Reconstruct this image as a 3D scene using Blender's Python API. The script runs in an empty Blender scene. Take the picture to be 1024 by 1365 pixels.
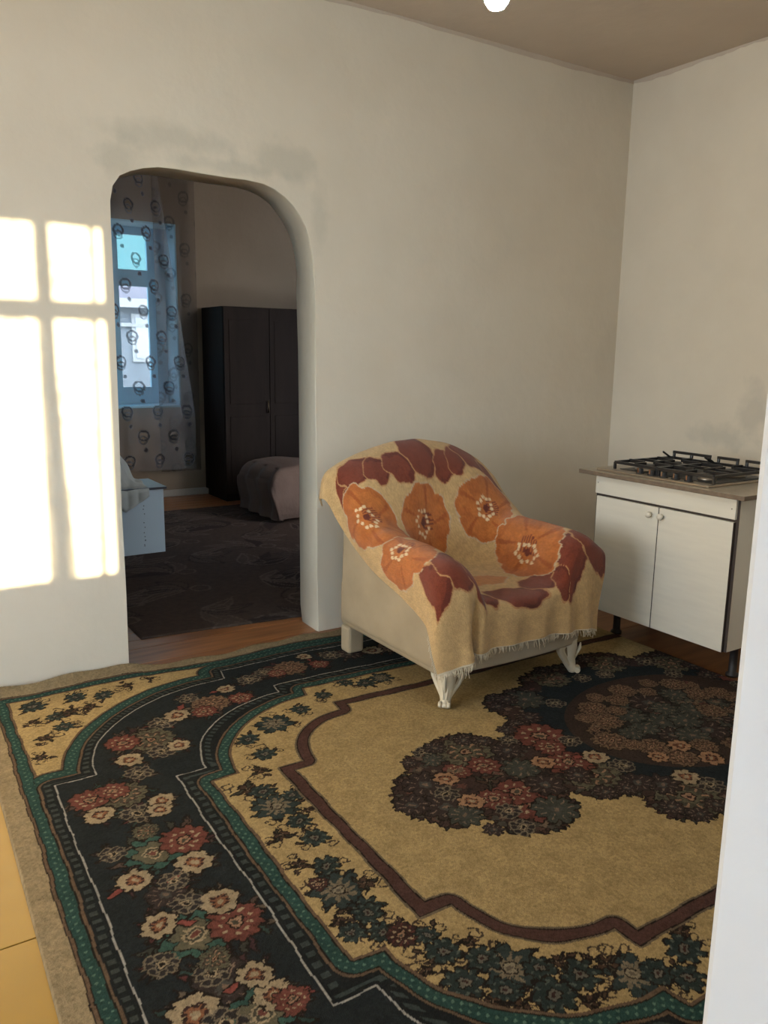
import bpy, bmesh, math, random
import numpy as np
from mathutils import Vector, Matrix

C = bpy.context.scene.collection
SC = bpy.context.scene
# the light of the place, tuned here
EXPOSURE = 3.93
SKY_NEAR = (0.90, 1.08, 1.32)
SKY_LEFT = (0.98, 0.95, 0.96)
SKY_MID = (0.16, 0.22, 0.33)
SKY_FAR = (0.036, 0.090, 0.110)
SKY_STRENGTH = 1.0
SUN_E = 2.0
BULB = 38.0
# ---------------------------------------------------------------- camera
def make_camera():
    yaw, pitch, roll = math.radians(33.1139), math.radians(11.0161), math.radians(0.8802)
    fwd = Vector((math.sin(yaw)*math.cos(pitch), math.cos(yaw)*math.cos(pitch), -math.sin(pitch)))
    right = Vector((math.cos(yaw), -math.sin(yaw), 0))
    up = right.cross(fwd)
    R = math.cos(roll)*right + math.sin(roll)*up
    U = -math.sin(roll)*right + math.cos(roll)*up
    cd = bpy.data.cameras.new('camera')
    cam = bpy.data.objects.new('camera', cd); C.objects.link(cam)
    M = Matrix((R, U, -fwd)).transposed().to_4x4()
    M.translation = Vector((0, 0, 1.5))
    cam.matrix_world = M
    cd.sensor_fit = 'VERTICAL'; cd.sensor_height = 24.0
    cd.lens = 24.0*1098.4/1365.0
    cd.clip_start = 0.02; cd.clip_end = 200
    SC.camera = cam
make_camera()
# ---------------------------------------------------------------- exposure
SC.view_settings.view_transform = 'Standard'
SC.view_settings.look = 'None'
SC.view_settings.gamma = 1.0
SC.view_settings.use_curve_mapping = False
SC.view_settings.exposure = EXPOSURE
# ---------------------------------------------------------------- world: a low bright sky on the sun's side, deep blue on the other
def make_world():
    w = bpy.data.worlds.new('sky'); SC.world = w; w.use_nodes = True
    nt = w.node_tree; nt.nodes.clear()
    out = nt.nodes.new('ShaderNodeOutputWorld'); bg = nt.nodes.new('ShaderNodeBackground')
    tc = nt.nodes.new('ShaderNodeTexCoord')
    mr = nt.nodes.new('ShaderNodeMapRange'); ramp = nt.nodes.new('ShaderNodeValToRGB')
    sep = nt.nodes.new('ShaderNodeSeparateXYZ'); nt.links.new(tc.outputs['Generated'], sep.inputs[0])
    mx = nt.nodes.new('ShaderNodeMath'); mx.operation = 'MULTIPLY'; mx.inputs[1].default_value = -0.5      # the glow leans to the left of the sun
    my = nt.nodes.new('ShaderNodeMath'); my.operation = 'MULTIPLY_ADD'; my.inputs[1].default_value = -0.86
    nt.links.new(sep.outputs['X'], mx.inputs[0]); nt.links.new(sep.outputs['Y'], my.inputs[0]); nt.links.new(mx.outputs[0], my.inputs[2])
    nt.links.new(my.outputs[0], mr.inputs['Value']); nt.links.new(mr.outputs[0], ramp.inputs[0])
    mr.inputs['From Min'].default_value = -0.9; mr.inputs['From Max'].default_value = 0.9
    ramp.color_ramp.elements[0].position = 0.16; ramp.color_ramp.elements[0].color = (*SKY_FAR, 1)
    ramp.color_ramp.elements[1].position = 0.97; ramp.color_ramp.elements[1].color = (*SKY_NEAR, 1)
    e = ramp.color_ramp.elements.new(0.50); e.color = (*SKY_MID, 1)
    e = ramp.color_ramp.elements.new(0.77); e.color = (*SKY_LEFT, 1)
    nt.links.new(ramp.outputs[0], bg.inputs['Color']); bg.inputs['Strength'].default_value = SKY_STRENGTH
    nt.links.new(bg.outputs[0], out.inputs[0])
make_world()
# ---------------------------------------------------------------- low evening sun
def make_sun():
    l = bpy.data.lights.new('sun', 'SUN'); o = bpy.data.objects.new('sun', l); C.objects.link(o)
    d = Vector((0.15, 1.0, -0.0800)).normalized()
    o.rotation_euler = d.to_track_quat('-Z', 'Y').to_euler()
    o.location = (-1, -6, 4)
    l.energy = SUN_E; l.color = (1.0, 0.80, 0.52); l.angle = math.radians(0.35)
make_sun()
# ---------------------------------------------------------------- windows are sampled through portals
def portal(loc, rot, sx, sy):
    l = bpy.data.lights.new('sky_portal', 'AREA'); l.shape = 'RECTANGLE'; l.size = sx; l.size_y = sy
    l.cycles.is_portal = True
    o = bpy.data.objects.new('sky_portal', l); C.objects.link(o); o.location = loc; o.rotation_euler = rot
HALF = math.pi/2
portal((-1.48, -3.22, 1.80), (HALF, 0, math.pi), 2.90, 1.60)      # window behind the camera (faces +Y)
portal((-3.32, 1.7, 1.75), (0, -HALF, 0), 1.6, 3.0)               # window in the left wall (faces +X)
portal((2.1, 8.62, 1.83), (HALF, 0, 0), 1.6, 1.8)                 # window of the next room (faces -Y)
# ---------------------------------------------------------------- helpers
def tag(o, label=None, cat=None, group=None, kind=None):
    if label: o['label'] = label
    if cat: o['category'] = cat
    if group: o['group'] = group
    if kind: o['kind'] = kind
    return o
def empty(name, loc, label, cat, rz=0, group=None):
    o = bpy.data.objects.new(name, None); C.objects.link(o); o.location = loc; o.rotation_euler = (0, 0, rz)
    o.empty_display_size = 0.1
    return tag(o, label, cat, group)
def link_mesh(name, me, mats, parent=None, smooth=False):
    for m in (mats if isinstance(mats, (list, tuple)) else [mats]): me.materials.append(m)
    if smooth:
        me.polygons.foreach_set('use_smooth', [True]*len(me.polygons))
    o = bpy.data.objects.new(name, me); C.objects.link(o)
    if parent is not None: o.parent = parent
    return o
def obj(name, bm, mats, parent=None, smooth=False, bevel=0, seg=2):
    me = bpy.data.meshes.new(name); bm.normal_update(); bm.to_mesh(me); bm.free()
    o = link_mesh(name, me, mats, parent, smooth)
    if bevel:
        b = o.modifiers.new('bevel', 'BEVEL'); b.width = bevel; b.segments = seg; b.limit_method = 'ANGLE'
        b.angle_limit = math.radians(40)
    return o
def struct(name, bm, mats, smooth=False, bevel=0):
    o = obj(name, bm, mats, None, smooth, bevel); o['kind'] = 'structure'; return o
def box(bm, x0, x1, y0, y1, z0, z1, mi=0):
    v = [bm.verts.new(p) for p in ((x0,y0,z0),(x1,y0,z0),(x1,y1,z0),(x0,y1,z0),(x0,y0,z1),(x1,y0,z1),(x1,y1,z1),(x0,y1,z1))]
    for f in ((0,3,2,1),(4,5,6,7),(0,1,5,4),(1,2,6,5),(2,3,7,6),(3,0,4,7)):
        fc = bm.faces.new([v[i] for i in f]); fc.material_index = mi
    return v
def B(): return bmesh.new()
def bx(*a):
    bm = B(); box(bm, *a); return bm
def cyl(bm, p0, p1, r0, r1=None, n=16, cap=True, mi=0):
    r1 = r0 if r1 is None else r1
    p0, p1 = Vector(p0), Vector(p1); d = (p1-p0).normalized()
    a = d.orthogonal().normalized(); b = d.cross(a)
    A = [bm.verts.new(p0+(a*math.cos(t)+b*math.sin(t))*r0) for t in [2*math.pi*i/n for i in range(n)]]
    E = [bm.verts.new(p1+(a*math.cos(t)+b*math.sin(t))*r1) for t in [2*math.pi*i/n for i in range(n)]]
    for i in range(n):
        f = bm.faces.new([A[i], A[(i+1)%n], E[(i+1)%n], E[i]]); f.material_index = mi; f.smooth = True
    if cap:
        bm.faces.new(A[::-1]).material_index = mi; bm.faces.new(E).material_index = mi
def tube(bm, pts, r, n=8, mi=0, rs=None):
    pts = [Vector(p) for p in pts]; rings = []; a = None
    for i, p in enumerate(pts):
        d = (pts[min(i+1, len(pts)-1)] - pts[max(i-1, 0)]).normalized()
        if a is None: a = d.orthogonal().normalized()
        a = (a - d*a.dot(d)).normalized(); b = d.cross(a); rr = rs[i] if rs else r
        rings.append([bm.verts.new(p+(a*math.cos(t)+b*math.sin(t))*rr) for t in [2*math.pi*k/n for k in range(n)]])
    for i in range(len(rings)-1):
        for k in range(n):
            f = bm.faces.new([rings[i][k], rings[i][(k+1)%n], rings[i+1][(k+1)%n], rings[i+1][k]]); f.smooth = True; f.material_index = mi
    bm.faces.new(rings[0][::-1]).material_index = mi; bm.faces.new(rings[-1]).material_index = mi
def lathe(bm, prof, c, n=24, mi=0, axis='z'):
    rings = []
    for r, h in prof:
        ring = []
        for k in range(n):
            t = 2*math.pi*k/n; q = (r*math.cos(t), r*math.sin(t), h)
            if axis == 'x': q = (h, q[0], q[1])
            if axis == 'y': q = (q[0], h, q[1])
            ring.append(bm.verts.new((c[0]+q[0], c[1]+q[1], c[2]+q[2])))
        rings.append(ring)
    for i in range(len(rings)-1):
        for k in range(n):
            f = bm.faces.new([rings[i][k], rings[i][(k+1)%n], rings[i+1][(k+1)%n], rings[i+1][k]]); f.smooth = True; f.material_index = mi
    bm.faces.new(rings[0][::-1]).material_index = mi; bm.faces.new(rings[-1]).material_index = mi
    bmesh.ops.recalc_face_normals(bm, faces=bm.faces[:])
def grid_mesh(name, P, col=None, mask=None, closed=False):
    """P: (n,m,3) array -> quad grid mesh; col: (n,m,3) linear colours stored on the points as 'Col'"""
    n, m = P.shape[:2]
    me = bpy.data.meshes.new(name)
    idx = np.arange(n*m).reshape(n, m)
    q = np.stack([idx[:-1, :-1], idx[:-1, 1:], idx[1:, 1:], idx[1:, :-1]], -1).reshape(-1, 4)
    me.vertices.add(n*m); me.vertices.foreach_set('co', P.reshape(-1).astype(np.float32))
    me.loops.add(q.size); me.loops.foreach_set('vertex_index', q.reshape(-1).astype(np.int32))
    me.polygons.add(len(q)); me.polygons.foreach_set('loop_start', (np.arange(len(q))*4).astype(np.int32))
    me.polygons.foreach_set('use_smooth', np.ones(len(q), bool))
    me.update(calc_edges=True)
    if col is not None:
        a = me.color_attributes.new('Col', 'FLOAT_COLOR', 'POINT')
        cc = np.concatenate([col.reshape(-1, col.shape[-1]), np.ones((n*m, 4-col.shape[-1]))], 1) if col.shape[-1] < 4 else col.reshape(-1, 4)
        a.data.foreach_set('color', cc.reshape(-1).astype(np.float32))
    return me
# ---------------------------------------------------------------- materials
def lin(r, g, b):
    f = lambda c: (c/255/12.92) if c/255 <= 0.04045 else ((c/255+0.055)/1.055)**2.4
    return (f(r), f(g), f(b))
def mat(name, col, rough=0.6, metal=0, spec=0.5, noise=0, nscale=8, bump=0, bscale=60, col2=None, attr=False, emit=None, stretch=None):
    m = bpy.data.materials.new(name); m.use_nodes = True; nt = m.node_tree; bs = nt.nodes['Principled BSDF']
    bs.inputs['Roughness'].default_value = rough; bs.inputs['Metallic'].default_value = metal
    bs.inputs['Specular IOR Level'].default_value = spec
    bs.inputs['Base Color'].default_value = (*col, 1)
    tc = nt.nodes.new('ShaderNodeTexCoord'); vec = tc.outputs['Object']
    if stretch:
        mp = nt.nodes.new('ShaderNodeMapping'); mp.inputs['Scale'].default_value = stretch
        nt.links.new(vec, mp.inputs['Vector']); vec = mp.outputs[0]
    src = None
    if attr:
        at = nt.nodes.new('ShaderNodeAttribute'); at.attribute_name = 'Col'; src = at.outputs['Color']
    if noise or col2:
        nz = nt.nodes.new('ShaderNodeTexNoise'); nz.inputs['Scale'].default_value = nscale; nz.inputs['Detail'].default_value = 5
        nt.links.new(vec, nz.inputs['Vector'])
        if attr:
            mr = nt.nodes.new('ShaderNodeMapRange'); mr.inputs['From Min'].default_value = .3; mr.inputs['From Max'].default_value = .7
            mr.inputs['To Min'].default_value = 1-noise; mr.inputs['To Max'].default_value = 1+noise
            nt.links.new(nz.outputs['Fac'], mr.inputs['Value'])
            vm = nt.nodes.new('ShaderNodeVectorMath'); vm.operation = 'SCALE'
            nt.links.new(src, vm.inputs[0]); nt.links.new(mr.outputs[0], vm.inputs['Scale']); src = vm.outputs[0]
        else:
            rp = nt.nodes.new('ShaderNodeValToRGB'); rp.color_ramp.elements[0].position = .3; rp.color_ramp.elements[1].position = .7
            c2 = col2 if col2 else tuple(c*(1-noise) for c in col)
            rp.color_ramp.elements[0].color = (*c2, 1); rp.color_ramp.elements[1].color = (*col, 1)
            nt.links.new(nz.outputs['Fac'], rp.inputs[0]); src = rp.outputs[0]
    if src is not None: nt.links.new(src, bs.inputs['Base Color'])
    if bump:
        n2 = nt.nodes.new('ShaderNodeTexNoise'); n2.inputs['Scale'].default_value = bscale; n2.inputs['Detail'].default_value = 4
        nt.links.new(vec, n2.inputs['Vector'])
        bp = nt.nodes.new('ShaderNodeBump'); bp.inputs['Strength'].default_value = bump; bp.inputs['Distance'].default_value = 0.01
        nt.links.new(n2.outputs['Fac'], bp.inputs['Height']); nt.links.new(bp.outputs[0], bs.inputs['Normal'])
    if emit:
        bs.inputs['Emission Color'].default_value = (*emit[0], 1); bs.inputs['Emission Strength'].default_value = emit[1]
    return m

# ================================================================ the room
def wall_material(name, base, dark, spots=()):
    m = mat(name, base, rough=0.9, spec=0.15, noise=0, bump=0)
    nt = m.node_tree; bs = nt.nodes['Principled BSDF']
    tc = nt.nodes.new('ShaderNodeTexCoord')
    n1 = nt.nodes.new('ShaderNodeTexNoise'); n1.inputs['Scale'].default_value = 1.3; n1.inputs['Detail'].default_value = 6
    n1.inputs['Roughness'].default_value = .6
    nt.links.new(tc.outputs['Object'], n1.inputs['Vector'])
    rp = nt.nodes.new('ShaderNodeValToRGB'); rp.color_ramp.elements[0].position = .25; rp.color_ramp.elements[1].position = .6
    rp.color_ramp.elements[0].color = (*dark, 1); rp.color_ramp.elements[1].color = (*base, 1)
    nt.links.new(n1.outputs['Fac'], rp.inputs[0]); cur = rp.outputs[0]
    for (p, r, c, k) in spots:       # filler patches and scuffs left on the plaster
        geo = nt.nodes.new('ShaderNodeVectorMath'); geo.operation = 'SUBTRACT'; geo.inputs[1].default_value = p
        nt.links.new(tc.outputs['Object'], geo.inputs[0])
        sc = nt.nodes.new('ShaderNodeVectorMath'); sc.operation = 'DIVIDE'; sc.inputs[1].default_value = r
        nt.links.new(geo.outputs[0], sc.inputs[0])
        ln = nt.nodes.new('ShaderNodeVectorMath'); ln.operation = 'LENGTH'; nt.links.new(sc.outputs[0], ln.inputs[0])
        nz = nt.nodes.new('ShaderNodeTexNoise'); nz.inputs['Scale'].default_value = 9; nz.inputs['Detail'].default_value = 6
        nt.links.new(tc.outputs['Object'], nz.inputs['Vector'])
        ad = nt.nodes.new('ShaderNodeMath'); ad.operation = 'MULTIPLY_ADD'; ad.inputs[1].default_value = 2.2
        nt.links.new(nz.outputs['Fac'], ad.inputs[0]); nt.links.new(ln.outputs['Value'], ad.inputs[2])
        mr = nt.nodes.new('ShaderNodeMapRange'); mr.inputs['From Min'].default_value = 2.3; mr.inputs['From Max'].default_value = 1.5
        mr.inputs['To Min'].default_value = 0; mr.inputs['To Max'].default_value = k
        nt.links.new(ad.outputs[0], mr.inputs['Value'])
        mx = nt.nodes.new('ShaderNodeMix'); mx.data_type = 'RGBA'
        nt.links.new(mr.outputs[0], mx.inputs['Factor']); nt.links.new(cur, mx.inputs['A']); mx.inputs['B'].default_value = (*c, 1)
        cur = mx.outputs['Result']
    nt.links.new(cur, bs.inputs['Base Color'])
    nb = nt.nodes.new('ShaderNodeTexNoise'); nb.inputs['Scale'].default_value = 5; nb.inputs['Detail'].default_value = 9
    nt.links.new(tc.outputs['Object'], nb.inputs['Vector'])
    bp = nt.nodes.new('ShaderNodeBump'); bp.inputs['Strength'].default_value = .35; bp.inputs['Distance'].default_value = .02
    nt.links.new(nb.outputs['Fac'], bp.inputs['Height']); nt.links.new(bp.outputs[0], bs.inputs['Normal'])
    return m
PLA = (.72, .635, .51); PLD = (.66, .575, .455); FILL = (.50, .46, .37)
M_wall = wall_material('whitewashed plaster', PLA, PLD, [
    ((1.30, 3.77, 2.41), (.30, .3, .07), FILL, .5), ((1.86, 3.77, 2.37), (.20, .3, .10), FILL, .5),
    ((2.05, 3.77, 2.18), (.05, .3, .16), FILL, .35), ((1.08, 3.77, 2.30), (.10, .3, .08), FILL, .5),
    ((1.60, 3.77, 2.32), (.35, .3, .03), FILL, .5)])
M_wallr = wall_material('whitewashed plaster scuffed', PLA, PLD, [
    ((4.24, 2.75, 1.20), (.3, .10, .17), (.33, .31, .27), .28), ((4.24, 2.95, 1.05), (.3, .2, .07), (.42, .40, .34), .4)])
M_reveal = wall_material('beige plaster edge', (.66, .59, .46), (.56, .49, .37))
M_pier = wall_material('smooth white plaster', (.62, .64, .67), (.60, .62, .65))
M_ceil = wall_material('dull ceiling paint', (.58, .48, .38), (.52, .42, .33))
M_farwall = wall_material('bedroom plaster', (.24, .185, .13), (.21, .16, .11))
XL, XR, YF, YB, ZC = -3.3, 4.24, -3.2, 3.77, 3.153
FX0, FX1, FY1 = -0.6, 5.2, 8.22          # the room beyond the arch
# arch outline (x, z) going up the left side, over the top and down the right side
ARCH = [(1.020,-.01),(1.023,.4),(1.020,.8),(1.026,1.24),(1.030,1.7),(1.030,2.02),(1.032,2.12),(1.045,2.18),(1.078,2.226),(1.125,2.25),(1.18,2.268),
        (1.25,2.281),(1.33,2.283),(1.44,2.279),(1.56,2.276),(1.66,2.277),(1.75,2.270),(1.81,2.252),(1.866,2.222),(1.91,2.185),(1.945,2.145),(1.975,2.095),
        (1.998,2.035),(2.012,1.97),(2.022,1.90),(2.028,1.8),(2.030,1.5),(2.032,1.2),(2.036,.9),(2.040,.6),(2.038,.35),(2.044,.1),(2.046,-.01)]
def wall_with_hole():
    bm = B(); x0, x1, zt = XL, XR+.0, ZC+.0
    n = len(ARCH); Q = []
    for i, (x, z) in enumerate(ARCH):
        if i <= 8: Q.append((x0, z if i < 8 else zt))
        elif i >= 20: Q.append((x1, z if i > 20 else zt))
        else: Q.append((x0+(x1-x0)*(i-8)/12.0, zt))
    # spread the left and right outer points up to the corners
    for i in range(5, 9): Q[i] = (x0, 1.7+(zt-1.7)*(i-4)/4.0)
    for i in range(20, 26): Q[i] = (x1, zt-(zt-1.5)*(i-20)/6.0)
    y0, y1 = YB, YB+.20
    rnd = random.Random(4)
    P0 = [bm.verts.new((x, y0, z)) for x, z in ARCH]; P1 = [bm.verts.new((x+rnd.uniform(-.006,.006), y1, z)) for x, z in ARCH]
    Pm = [bm.verts.new((x+rnd.uniform(-.004,.004), y0+.012, z)) for x, z in ARCH]
    Q0 = [bm.verts.new((x, y0, z)) for x, z in Q]; Q1 = [bm.verts.new((x, y1, z)) for x, z in Q]
    for i in range(n-1):
        bm.faces.new([P0[i], Q0[i], Q0[i+1], P0[i+1]])
        bm.faces.new([P1[i+1], Q1[i+1], Q1[i], P1[i]]).material_index = 2
        f = bm.faces.new([P0[i+1], Pm[i+1], Pm[i], P0[i]]); f.smooth = True; f.material_index = 1
        f = bm.faces.new([Pm[i+1], P1[i+1], P1[i], Pm[i]]); f.smooth = True; f.material_index = 1
        bm.faces.new([Q0[i], Q1[i], Q1[i+1], Q0[i+1]])
    return bm
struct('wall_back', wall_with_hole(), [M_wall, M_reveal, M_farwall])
struct('wall_right', bx(XR, XR+.2, YF, YB+.0, 0, ZC), M_wallr)
struct('ceiling', bx(XL, XR+.2, YF-.2, YB+.2, ZC, ZC+.12), M_ceil)
def wall_holed(axis, c0, c1, a0, a1, ha0, ha1, hz0, hz1, zt=ZC):
    """slab with one rectangular window hole; axis 'y' = slab spans x, 'x' = slab spans y"""
    bm = B()
    def bb(p0, p1, z0, z1):
        if axis == 'y': box(bm, p0, p1, c0, c1, z0, z1)
        else: box(bm, c0, c1, p0, p1, z0, z1)
    bb(a0, ha0, 0, zt); bb(ha1, a1, 0, zt); bb(ha0, ha1, 0, hz0); bb(ha0, ha1, hz1, zt)
    return bm
struct('wall_front', wall_holed('y', YF-.2, YF, XL, XR+.2, -2.94, -.03, 1.0, 2.6), M_wall)
struct('wall_left', wall_holed('x', XL-.2, XL, YF-.2, YB+.2, .2, 3.2, .95, 2.55), M_wall)
struct('wall_pier', bx(.62, XR, -.02, .395, 0, ZC), M_pier, bevel=.008)
# ---- the far room shell
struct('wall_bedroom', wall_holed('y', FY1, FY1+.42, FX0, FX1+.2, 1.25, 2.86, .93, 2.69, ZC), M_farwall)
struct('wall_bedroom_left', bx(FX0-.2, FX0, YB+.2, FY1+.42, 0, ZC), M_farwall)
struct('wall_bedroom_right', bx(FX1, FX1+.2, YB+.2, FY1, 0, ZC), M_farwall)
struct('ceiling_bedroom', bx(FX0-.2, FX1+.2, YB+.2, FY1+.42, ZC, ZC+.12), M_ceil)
M_base = mat('grey painted skirting', (.36, .33, .28), .6)
struct('baseboard_bedroom', bx(FX0, FX1, FY1-.03, FY1, 0, .07), M_base, bevel=.01)
# floors: painted boards
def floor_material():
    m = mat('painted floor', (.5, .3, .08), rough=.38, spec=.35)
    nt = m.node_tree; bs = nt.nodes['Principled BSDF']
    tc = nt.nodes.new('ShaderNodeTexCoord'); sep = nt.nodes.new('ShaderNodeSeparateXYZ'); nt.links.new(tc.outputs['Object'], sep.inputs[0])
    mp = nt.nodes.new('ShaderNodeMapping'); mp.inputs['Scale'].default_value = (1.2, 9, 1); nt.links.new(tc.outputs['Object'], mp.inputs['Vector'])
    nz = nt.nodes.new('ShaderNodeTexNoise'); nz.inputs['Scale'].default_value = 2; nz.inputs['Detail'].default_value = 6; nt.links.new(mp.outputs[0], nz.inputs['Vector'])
    # one floor paint: stronger light at left put in as ochre, red-brown elsewhere
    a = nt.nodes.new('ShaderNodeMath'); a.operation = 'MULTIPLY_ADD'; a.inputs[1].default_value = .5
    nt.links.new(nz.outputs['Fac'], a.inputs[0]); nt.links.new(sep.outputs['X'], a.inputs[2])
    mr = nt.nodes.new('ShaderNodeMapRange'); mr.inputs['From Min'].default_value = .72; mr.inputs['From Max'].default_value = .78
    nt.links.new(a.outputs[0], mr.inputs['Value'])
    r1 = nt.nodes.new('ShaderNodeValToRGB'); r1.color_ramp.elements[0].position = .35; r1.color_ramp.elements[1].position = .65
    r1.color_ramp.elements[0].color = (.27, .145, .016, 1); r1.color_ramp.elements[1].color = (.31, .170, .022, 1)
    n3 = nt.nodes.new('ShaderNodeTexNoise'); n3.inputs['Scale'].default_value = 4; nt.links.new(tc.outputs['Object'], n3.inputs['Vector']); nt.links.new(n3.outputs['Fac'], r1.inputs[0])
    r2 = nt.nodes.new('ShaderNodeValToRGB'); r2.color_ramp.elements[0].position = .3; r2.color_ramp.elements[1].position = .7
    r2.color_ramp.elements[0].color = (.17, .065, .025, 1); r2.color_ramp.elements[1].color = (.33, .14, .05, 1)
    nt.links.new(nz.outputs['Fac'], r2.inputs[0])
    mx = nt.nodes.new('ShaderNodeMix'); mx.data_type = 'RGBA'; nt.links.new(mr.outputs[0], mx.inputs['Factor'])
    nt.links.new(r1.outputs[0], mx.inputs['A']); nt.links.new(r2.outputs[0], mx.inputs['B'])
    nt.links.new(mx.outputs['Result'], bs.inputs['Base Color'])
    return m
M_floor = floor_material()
def boards(x0, x1, y0, y1, ys, gap=.004, z=0, th=.03):
    bm = B(); cuts = [y0]+ys+[y1]
    for a, b in zip(cuts[:-1], cuts[1:]):
        box(bm, x0, x1, a+gap/2, b-gap/2, z-th, z)
    box(bm, x0, x1, y0, y1, z-.2, z-th-.001)
    return bm
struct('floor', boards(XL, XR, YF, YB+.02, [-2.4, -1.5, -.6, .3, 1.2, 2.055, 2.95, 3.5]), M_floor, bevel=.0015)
M_floor2 = mat('worn orange floor paint', (.42, .17, .055), .32, col2=(.22, .085, .03), nscale=3, stretch=(1, 9, 1), spec=.5)
struct('floor_bedroom', boards(FX0, FX1, YB+.02, FY1, [3.88+.125*i for i in range(1, 35)], z=-.001), M_floor2, bevel=.0015)

# ---- windows
M_frame = mat('white window paint', (.75, .76, .76), .45)
M_bluef = mat('window frame tinted by blue haze', (.22, .50, .68), .45)  # blue haze of the backlit curtain put into the frame's colour
def glass_material():
    m = bpy.data.materials.new('window glass'); m.use_nodes = True; nt = m.node_tree; nt.nodes.clear()
    o = nt.nodes.new('ShaderNodeOutputMaterial'); t = nt.nodes.new('ShaderNodeBsdfTransparent'); g = nt.nodes.new('ShaderNodeBsdfGlossy')
    g.inputs['Roughness'].default_value = .02; mx = nt.nodes.new('ShaderNodeMixShader'); mx.inputs[0].default_value = .05
    t.inputs['Color'].default_value = (.93, .96, .95, 1)
    nt.links.new(t.outputs[0], mx.inputs[1]); nt.links.new(g.outputs[0], mx.inputs[2]); nt.links.new(mx.outputs[0], o.inputs[0]); return m
M_glass = glass_material()
def window(name, axis, c, a0, a1, z0, z1, vert, hor, m, fw=.05, d=.05):
    """frame with mullions at 'vert' (position, width) and transoms at 'hor'"""
    bm = B()
    def bb(p0, p1, q0, q1, dd=d):
        if axis == 'y': box(bm, p0, p1, c-dd/2, c+dd/2, q0, q1)
        else: box(bm, c-dd/2, c+dd/2, p0, p1, q0, q1)
    bb(a0, a0+fw, z0, z1); bb(a1-fw, a1, z0, z1); bb(a0+fw, a1-fw, z0, z0+fw); bb(a0+fw, a1-fw, z1-fw, z1)
    for p, w in vert: bb(p-w/2, p+w/2, z0+fw, z1-fw, d*.9)
    for q, w in hor: bb(a0+fw, a1-fw, q-w/2, q+w/2, d*.8)
    f = obj(name, bm, m); f['kind'] = 'structure'
    g = B()
    if axis == 'y': box(g, a0+fw, a1-fw, c-.003, c+.003, z0+fw, z1-fw)
    else: box(g, c-.003, c+.003, a0+fw, a1-fw, z0+fw, z1-fw)
    obj('pane', g, M_glass, f)
    return f
window('window_1', 'y', YF-.06, -2.94, -.03, 1.0, 2.6, [(-.305, .050), (-.88, .055), (-1.5, .055), (-2.2, .055)], [(2.215, .085)], M_frame, fw=.04)
window('window_3', 'x', XL-.08, .2, 3.2, .95, 2.55, [(1.2, .06), (2.2, .06)], [(2.1, .07)], M_frame)
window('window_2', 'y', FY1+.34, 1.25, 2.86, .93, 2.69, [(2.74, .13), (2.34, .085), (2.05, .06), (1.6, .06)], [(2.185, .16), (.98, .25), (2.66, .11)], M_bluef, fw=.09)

# lining boards added to the bedroom window reveal, blue skylight put into their colour
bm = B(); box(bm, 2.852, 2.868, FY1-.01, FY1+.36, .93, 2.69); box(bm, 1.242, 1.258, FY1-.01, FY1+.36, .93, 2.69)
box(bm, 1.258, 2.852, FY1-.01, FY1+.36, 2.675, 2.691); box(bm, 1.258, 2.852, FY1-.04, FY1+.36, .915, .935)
struct('trim_1', bm, mat('lining boards tinted by skylight', (.34, .62, .76), .5), bevel=.003)

# ragged edge of ceiling paint run down onto the walls
def paint_edge(p0, p1, nrm, seed):
    rnd = random.Random(seed); bm = B(); n = 120; prev = None; p0, p1, nrm = Vector(p0), Vector(p1), Vector(nrm); h = .014
    for i in range(n+1):
        h = min(.030, max(.006, h+rnd.uniform(-.005, .005))); p = p0.lerp(p1, i/n)
        r = [bm.verts.new(p+nrm*.0005), bm.verts.new(p+nrm*.003), bm.verts.new(p+nrm*.003-Vector((0,0,h))), bm.verts.new(p+nrm*.0005-Vector((0,0,h)))]
        if prev:
            for k in range(4): bm.faces.new([prev[k], prev[(k+1) % 4], r[(k+1) % 4], r[k]])
        prev = r
    bmesh.ops.recalc_face_normals(bm, faces=bm.faces[:]); return bm
struct('trim_2', paint_edge((XL, YB, ZC), (XR, YB, ZC), (0, -1, 0), 3), M_ceil)
struct('trim_3', paint_edge((XR, YB, ZC), (XR, .4, ZC), (-1, 0, 0), 5), M_ceil)

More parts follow.
